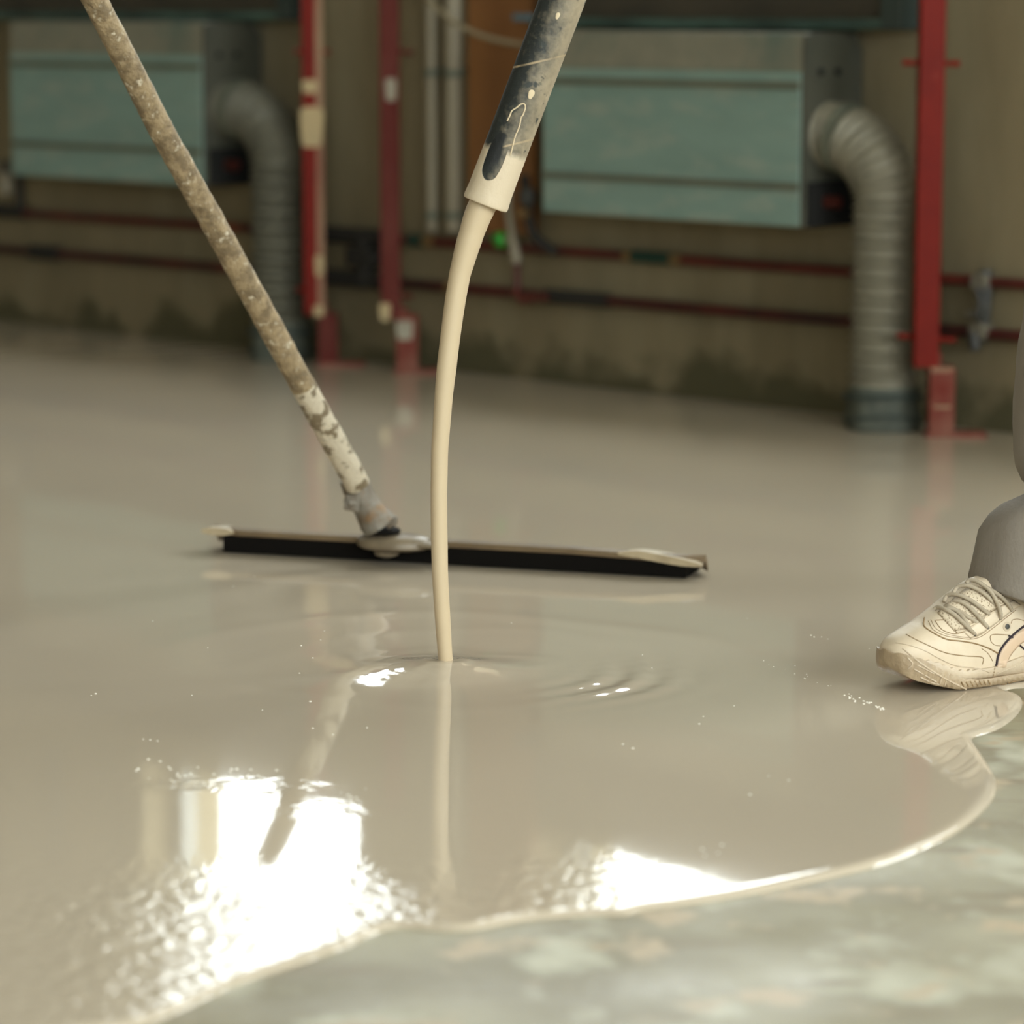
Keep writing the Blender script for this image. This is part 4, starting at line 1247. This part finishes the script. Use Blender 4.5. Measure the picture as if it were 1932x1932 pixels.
def strip(pa, pb, lift, mat, name, m=6, label=None, n=5, thick=.0012):
    A_ = spline([Vector((*zp(*p), 0)) for p in pa], n); B_ = spline([Vector((*zp(*p), 0)) for p in pb], n)
    k = min(len(A_), len(B_)); mb = MB(); top = []
    for i in range(k):
        row = []
        for j in range(m + 1):
            q_ = A_[i].lerp(B_[i], j / m); row.append(cast(q_.x, q_.y, lift + (thick if 0 < j < m and 0 < i < k - 1 else 0)))
        top.append(row)
    vs = [p for r in top for p in r]; fs = [(i * (m + 1) + j, i * (m + 1) + j + 1, (i + 1) * (m + 1) + j + 1, (i + 1) * (m + 1) + j) for i in range(k - 1) for j in range(m)]
    o = MB().add(vs, fs).build(name, mat, shoe, smooth=True, label=label)
    s_o = o.modifiers.new('t', 'SOLIDIFY'); s_o.thickness = .001; s_o.offset = -1
    return o


def tongue_mat():
    m = bpy.data.materials.new('perforated_mesh'); m.use_nodes = True; nt = m.node_tree; b = nt.nodes['Principled BSDF']
    tc = nt.nodes.new('ShaderNodeTexCoord'); v = nt.nodes.new('ShaderNodeTexVoronoi'); v.inputs['Scale'].default_value = 330
    nt.links.new(tc.outputs['Object'], v.inputs['Vector'])
    r = nt.nodes.new('ShaderNodeMapRange'); r.inputs['From Min'].default_value = .22; r.inputs['From Max'].default_value = .42; nt.links.new(v.outputs['Distance'], r.inputs['Value'])
    mx = nt.nodes.new('ShaderNodeMix'); mx.data_type = 'RGBA'; mx.inputs['A'].default_value = (.22, .15, .085, 1); mx.inputs['B'].default_value = (.62, .52, .38, 1)
    nt.links.new(r.outputs[0], mx.inputs['Factor']); nt.links.new(mx.outputs['Result'], b.inputs['Base Color']); b.inputs['Roughness'].default_value = .7
    return m


# mesh tongue between the lace rows
strip([(850, 640), (930, 545), (1010, 490), (1090, 420), (1180, 350), (1300, 300), (1500, 360), (1700, 470)], [(1060, 870), (1180, 840), (1260, 790), (1350, 730), (1440, 680), (1500, 640), (1570, 600), (1700, 520)], .0006, tongue_mat(), 'tongue', 8, 'mesh tongue', thick=.002)
# vamp overlay and eyestay edges
seam([(690, 700), (680, 790), (740, 850), (850, 915), (980, 970), (1150, 990), (1320, 1020), (1480, 1075), (1610, 1145)], .0011, M['stitch'], 'overlay_edge', label='brown edge of the eyestay overlay')
seam([(820, 735), (900, 840), (1010, 890), (1100, 895), (1250, 850), (1420, 740), (1570, 620)], .0006, M['stitch'], 'stitch_line')
seam([(740, 740), (800, 850), (940, 920), (1110, 950), (1270, 965), (1400, 930), (1540, 830), (1680, 720), (1830, 600)], .0005, M['stitch'], 'stitch_line')
seam([(770, 720), (830, 830), (960, 900), (1110, 930), (1260, 945), (1390, 910), (1520, 810), (1660, 700), (1810, 585)], .0004, M['stitch'], 'stitch_line')
seam([(830, 730), (950, 730), (1030, 790), (1090, 890)], .0007, M['stitch'], 'stitch_line')
seam([(460, 905), (600, 980), (750, 1050), (880, 1110), (1010, 1150), (1200, 1175), (1380, 1185), (1425, 1215), (1410, 1280)], .0007, M['stitch'], 'stitch_line')
seam([(1520, 1000), (1510, 930), (1570, 905), (1750, 915)], .0006, M['stitch'], 'stitch_line')
seam([(1520, 1000), (1570, 1040), (1640, 1050)], .0005, M['stitch'], 'stitch_line')
seam([(1400, 1080), (1480, 1140), (1540, 1240)], .0005, M['stitch'], 'stitch_line')
seam([(1770, 770), (1790, 725), (1860, 715), (1932, 735)], .0005, M['stitch'], 'stitch_line')
seam([(330, 1010), (500, 1040), (700, 1110), (900, 1220), (1100, 1300), (1350, 1330), (1560, 1400)], .0009, M['shoe_mid'], 'toe_guard_edge')
# eyestay overlay flap
strip([(1170, 870), (1250, 815), (1350, 745), (1450, 680), (1550, 610), (1660, 545), (1800, 470)], [(1260, 960), (1340, 925), (1450, 870), (1560, 790), (1680, 700), (1790, 610), (1900, 540)], .0004, M['shoe'], 'eyestay', 5, 'raised eyestay', thick=.0012)
seam([(1095, 885), (1190, 850), (1250, 800), (1360, 740)], .0010, M['shoe'], 'eyestay_edge', lift=.001)
seam([(1430, 710), (1480, 660), (1560, 620)], .0010, M['shoe'], 'eyestay_edge', lift=.001)
# stripe with dark piping
strip([(1590, 1310), (1615, 1180), (1680, 1050), (1790, 930), (1932, 830)], [(1700, 1330), (1750, 1200), (1830, 1090), (1932, 1000), (2060, 930)], .0004, M['shoe_stripe'], 'side_stripe', 5, 'peach side stripe')
seam([(1583, 1300), (1600, 1190), (1640, 1090), (1720, 985), (1830, 880), (1960, 780)], .0017, M['dark_line'], 'stripe_piping', 6, .0006, 'dark piping along the side stripe')
seam([(1880, 1045), (1960, 1110), (2040, 1170)], .0013, M['dark_line'], 'stripe_piping', 4, .0006)
seam([(1735, 920), (1790, 945)], .0013, M['dark_line'], 'stripe_piping', 4, .0006)
seam([(1570, 1310), (1550, 1420)], .0006, M['stitch'], 'stitch_line')
seam([(1590, 1400), (1740, 1340), (1860, 1290), (1950, 1220)], .0008, M['shoe_mid'], 'midsole_ridge')
# eyelets and round vent
for ex, ey in ((1310, 905), (1470, 815), (1628, 708), (1768, 600)):
    c_ = cast(*zp(ex, ey), .0005); h = BALL.find_nearest(c_); n_ = (c_ - h[0]).normalized()
    MB().lathe(c_, n_, [(.0026, -.0012), (.0026, .0012), (.0012, .0016)], 12).build('eyelet', M['eyelet'], shoe, smooth=True)
c_ = cast(*zp(1718, 808), .0005); h = BALL.find_nearest(c_); n_ = (c_ - h[0]).normalized()
MB().lathe(c_, n_, [(.0036, -.001), (.0036, .0014), (.002, .0018)], 16).build('vent_rivet', M['valve'], shoe, smooth=True, label='grey round rivet')
MB().lathe(c_, n_, [(.0066, -.002), (.0066, .0002), (.004, .0004)], 20).build('vent_ring', M['shoe_mid'], shoe, smooth=True)
# laces
laces = [([(820, 610), (870, 595), (960, 625), (1050, 680), (1150, 770), (1240, 850), (1310, 900)], 0),
         ([(975, 565), (1060, 610), (1150, 700), (1210, 790), (1240, 830)], -.001),
         ([(900, 620), (1010, 600), (1120, 640), (1230, 700), (1330, 745)], -.0012),
         ([(940, 525), (985, 465), (1060, 450), (1170, 465), (1300, 530), (1400, 605), (1490, 650)], .001),
         ([(1060, 500), (1160, 530), (1270, 620), (1370, 720), (1465, 815)], .0),
         ([(1060, 425), (1110, 370), (1200, 345), (1290, 355), (1420, 420), (1540, 520)], .002),
         ([(1225, 310), (1260, 285), (1330, 290), (1430, 350), (1510, 440), (1570, 550), (1605, 640), (1628, 705)], .003),
         ([(1440, 330), (1530, 390), (1620, 450), (1700, 520), (1768, 598)], .001)]
for pts, lf in laces:
    P_ = spline([Vector((*zp(*p), 0)) for p in pts], 5); k = len(P_)
    Q = []
    for i, q_ in enumerate(P_):
        t = i / (k - 1); bul = .0026 + lf + .0030 * math.sin(math.pi * min(t * 1.1, 1))
        if t > .9: bul *= (1 - (t - .9) / .1 * .8)
        Q.append(cast(q_.x, q_.y, max(bul, .0012)))
    Q = [Q[0]] + [(Q[i - 1] + Q[i] * 2 + Q[i + 1]) / 4 for i in range(1, k - 1)] + [Q[-1]]
    MB().tube(Q, .0029, 10, disp=lambda i, th, p: .00022 * math.sin(i * 2.6 + th * 2)).build('lace', M['lace'], shoe, smooth=True)
# outsole blocks and foxing ribs
for k in range(7):
    x = 1150 + k * 55
    seam([(x, 1500 - k * 4), (x + 35, 1560 - k * 5)], .0010, M['stitch'], 'sole_rib', 3)
for k in range(5):
    x = 1570 + k * 60
    seam([(x, 1590 - k * 14), (x + 50, 1640 - k * 12)], .0011, M['stitch'], 'sole_rib', 3)
for pts in ([(600, 1290), (700, 1340), (810, 1400)], [(560, 1340), (700, 1420), (840, 1500)], [(640, 1440), (760, 1500), (870, 1530)], [(480, 1200), (540, 1270), (490, 1330)], [(900, 1450), (880, 1530)], [(960, 1480), (940, 1550)]):
    seam(pts, .0010, M['shoe_mid'], 'tread_ridge', 3)
seam([(420, 1080), (620, 1250), (800, 1370), (950, 1460), (1090, 1530), (1210, 1590)], .0013, M['shoe_mid'], 'outsole_edge')

# ------------------------------------------------------------------ bubbles and froth on the screed
rnd = random.Random(4)
bpts = [(288, 1170, 3), (612, 1189, 3), (605, 1206, 3), (568, 1217, 4), (590, 1240, 4), (392, 1221, 3), (565, 1269, 4), (585, 1322, 5), (180, 1307, 5), (172, 1310, 3), (362, 1310, 3), (440, 1105, 3), (480, 1086, 3), (965, 1174, 3),
        (1212, 1234, 3), (1230, 1258, 3), (1385, 1330, 3), (1327, 1350, 3), (1319, 1364, 4), (1175, 1402, 4), (1194, 1410, 5), (1488, 1470, 4), (1415, 1497, 5), (1450, 1462, 3), (283, 1394, 4), (297, 1396, 4), (270, 1393, 3), (495, 1338, 3),
        (590, 1372, 4), (628, 1384, 4), (692, 1371, 4), (1550, 1200, 3), (1530, 1197, 4), (1536, 1200, 4), (1562, 1204, 3), (1410, 1165, 2), (1640, 1222, 3), (1500, 1254, 3), (1700, 1208, 3), (1325, 1600, 5), (1330, 1612, 4), (1362, 1592, 5), (1355, 1607, 4)]
for _ in range(34):
    bpts.append((rnd.uniform(255, 540), rnd.gauss(1458, 14), rnd.choice((3, 4, 5, 6))))
for _ in range(8):
    bpts.append((rnd.uniform(610, 690), rnd.gauss(1500, 14), rnd.choice((3, 5))))
for _ in range(26):
    t = rnd.random(); bpts.append((1590 + 80 * t + rnd.gauss(0, 4), 1308 + 30 * t + rnd.gauss(0, 2.5), rnd.choice((3, 4, 5))))
for _ in range(12):
    t = rnd.random(); bpts.append((1440 + 160 * t, 1245 + 60 * t + rnd.gauss(0, 3), rnd.choice((2, 3, 3))))
bub = None
for (x, y, s) in bpts:
    g = G(x, y, .008); r = s / 2 / F_PX * 4.5
    if bub is None:
        bm = MB(); rs = []
        for ph in np.linspace(-.25, math.pi / 2 - .05, 7): rs.append([Vector((math.cos(ph) * math.cos(a), math.cos(ph) * math.sin(a), math.sin(ph) * .75)) for a in np.linspace(0, 2 * math.pi, 14, endpoint=False)])
        bub = bm.rings(rs).build('air_bubble', M['bubble'], smooth=True); o = bub
        tag(o, 'tiny pale air bubble floating on the wet screed', 'bubble', 'air bubbles on the wet screed')
    else:
        o = bub.copy(); COL.objects.link(o)
    o.scale = (r, r, r); o.location = (g.x, g.y, screed_z(g.x, g.y) - .0001)
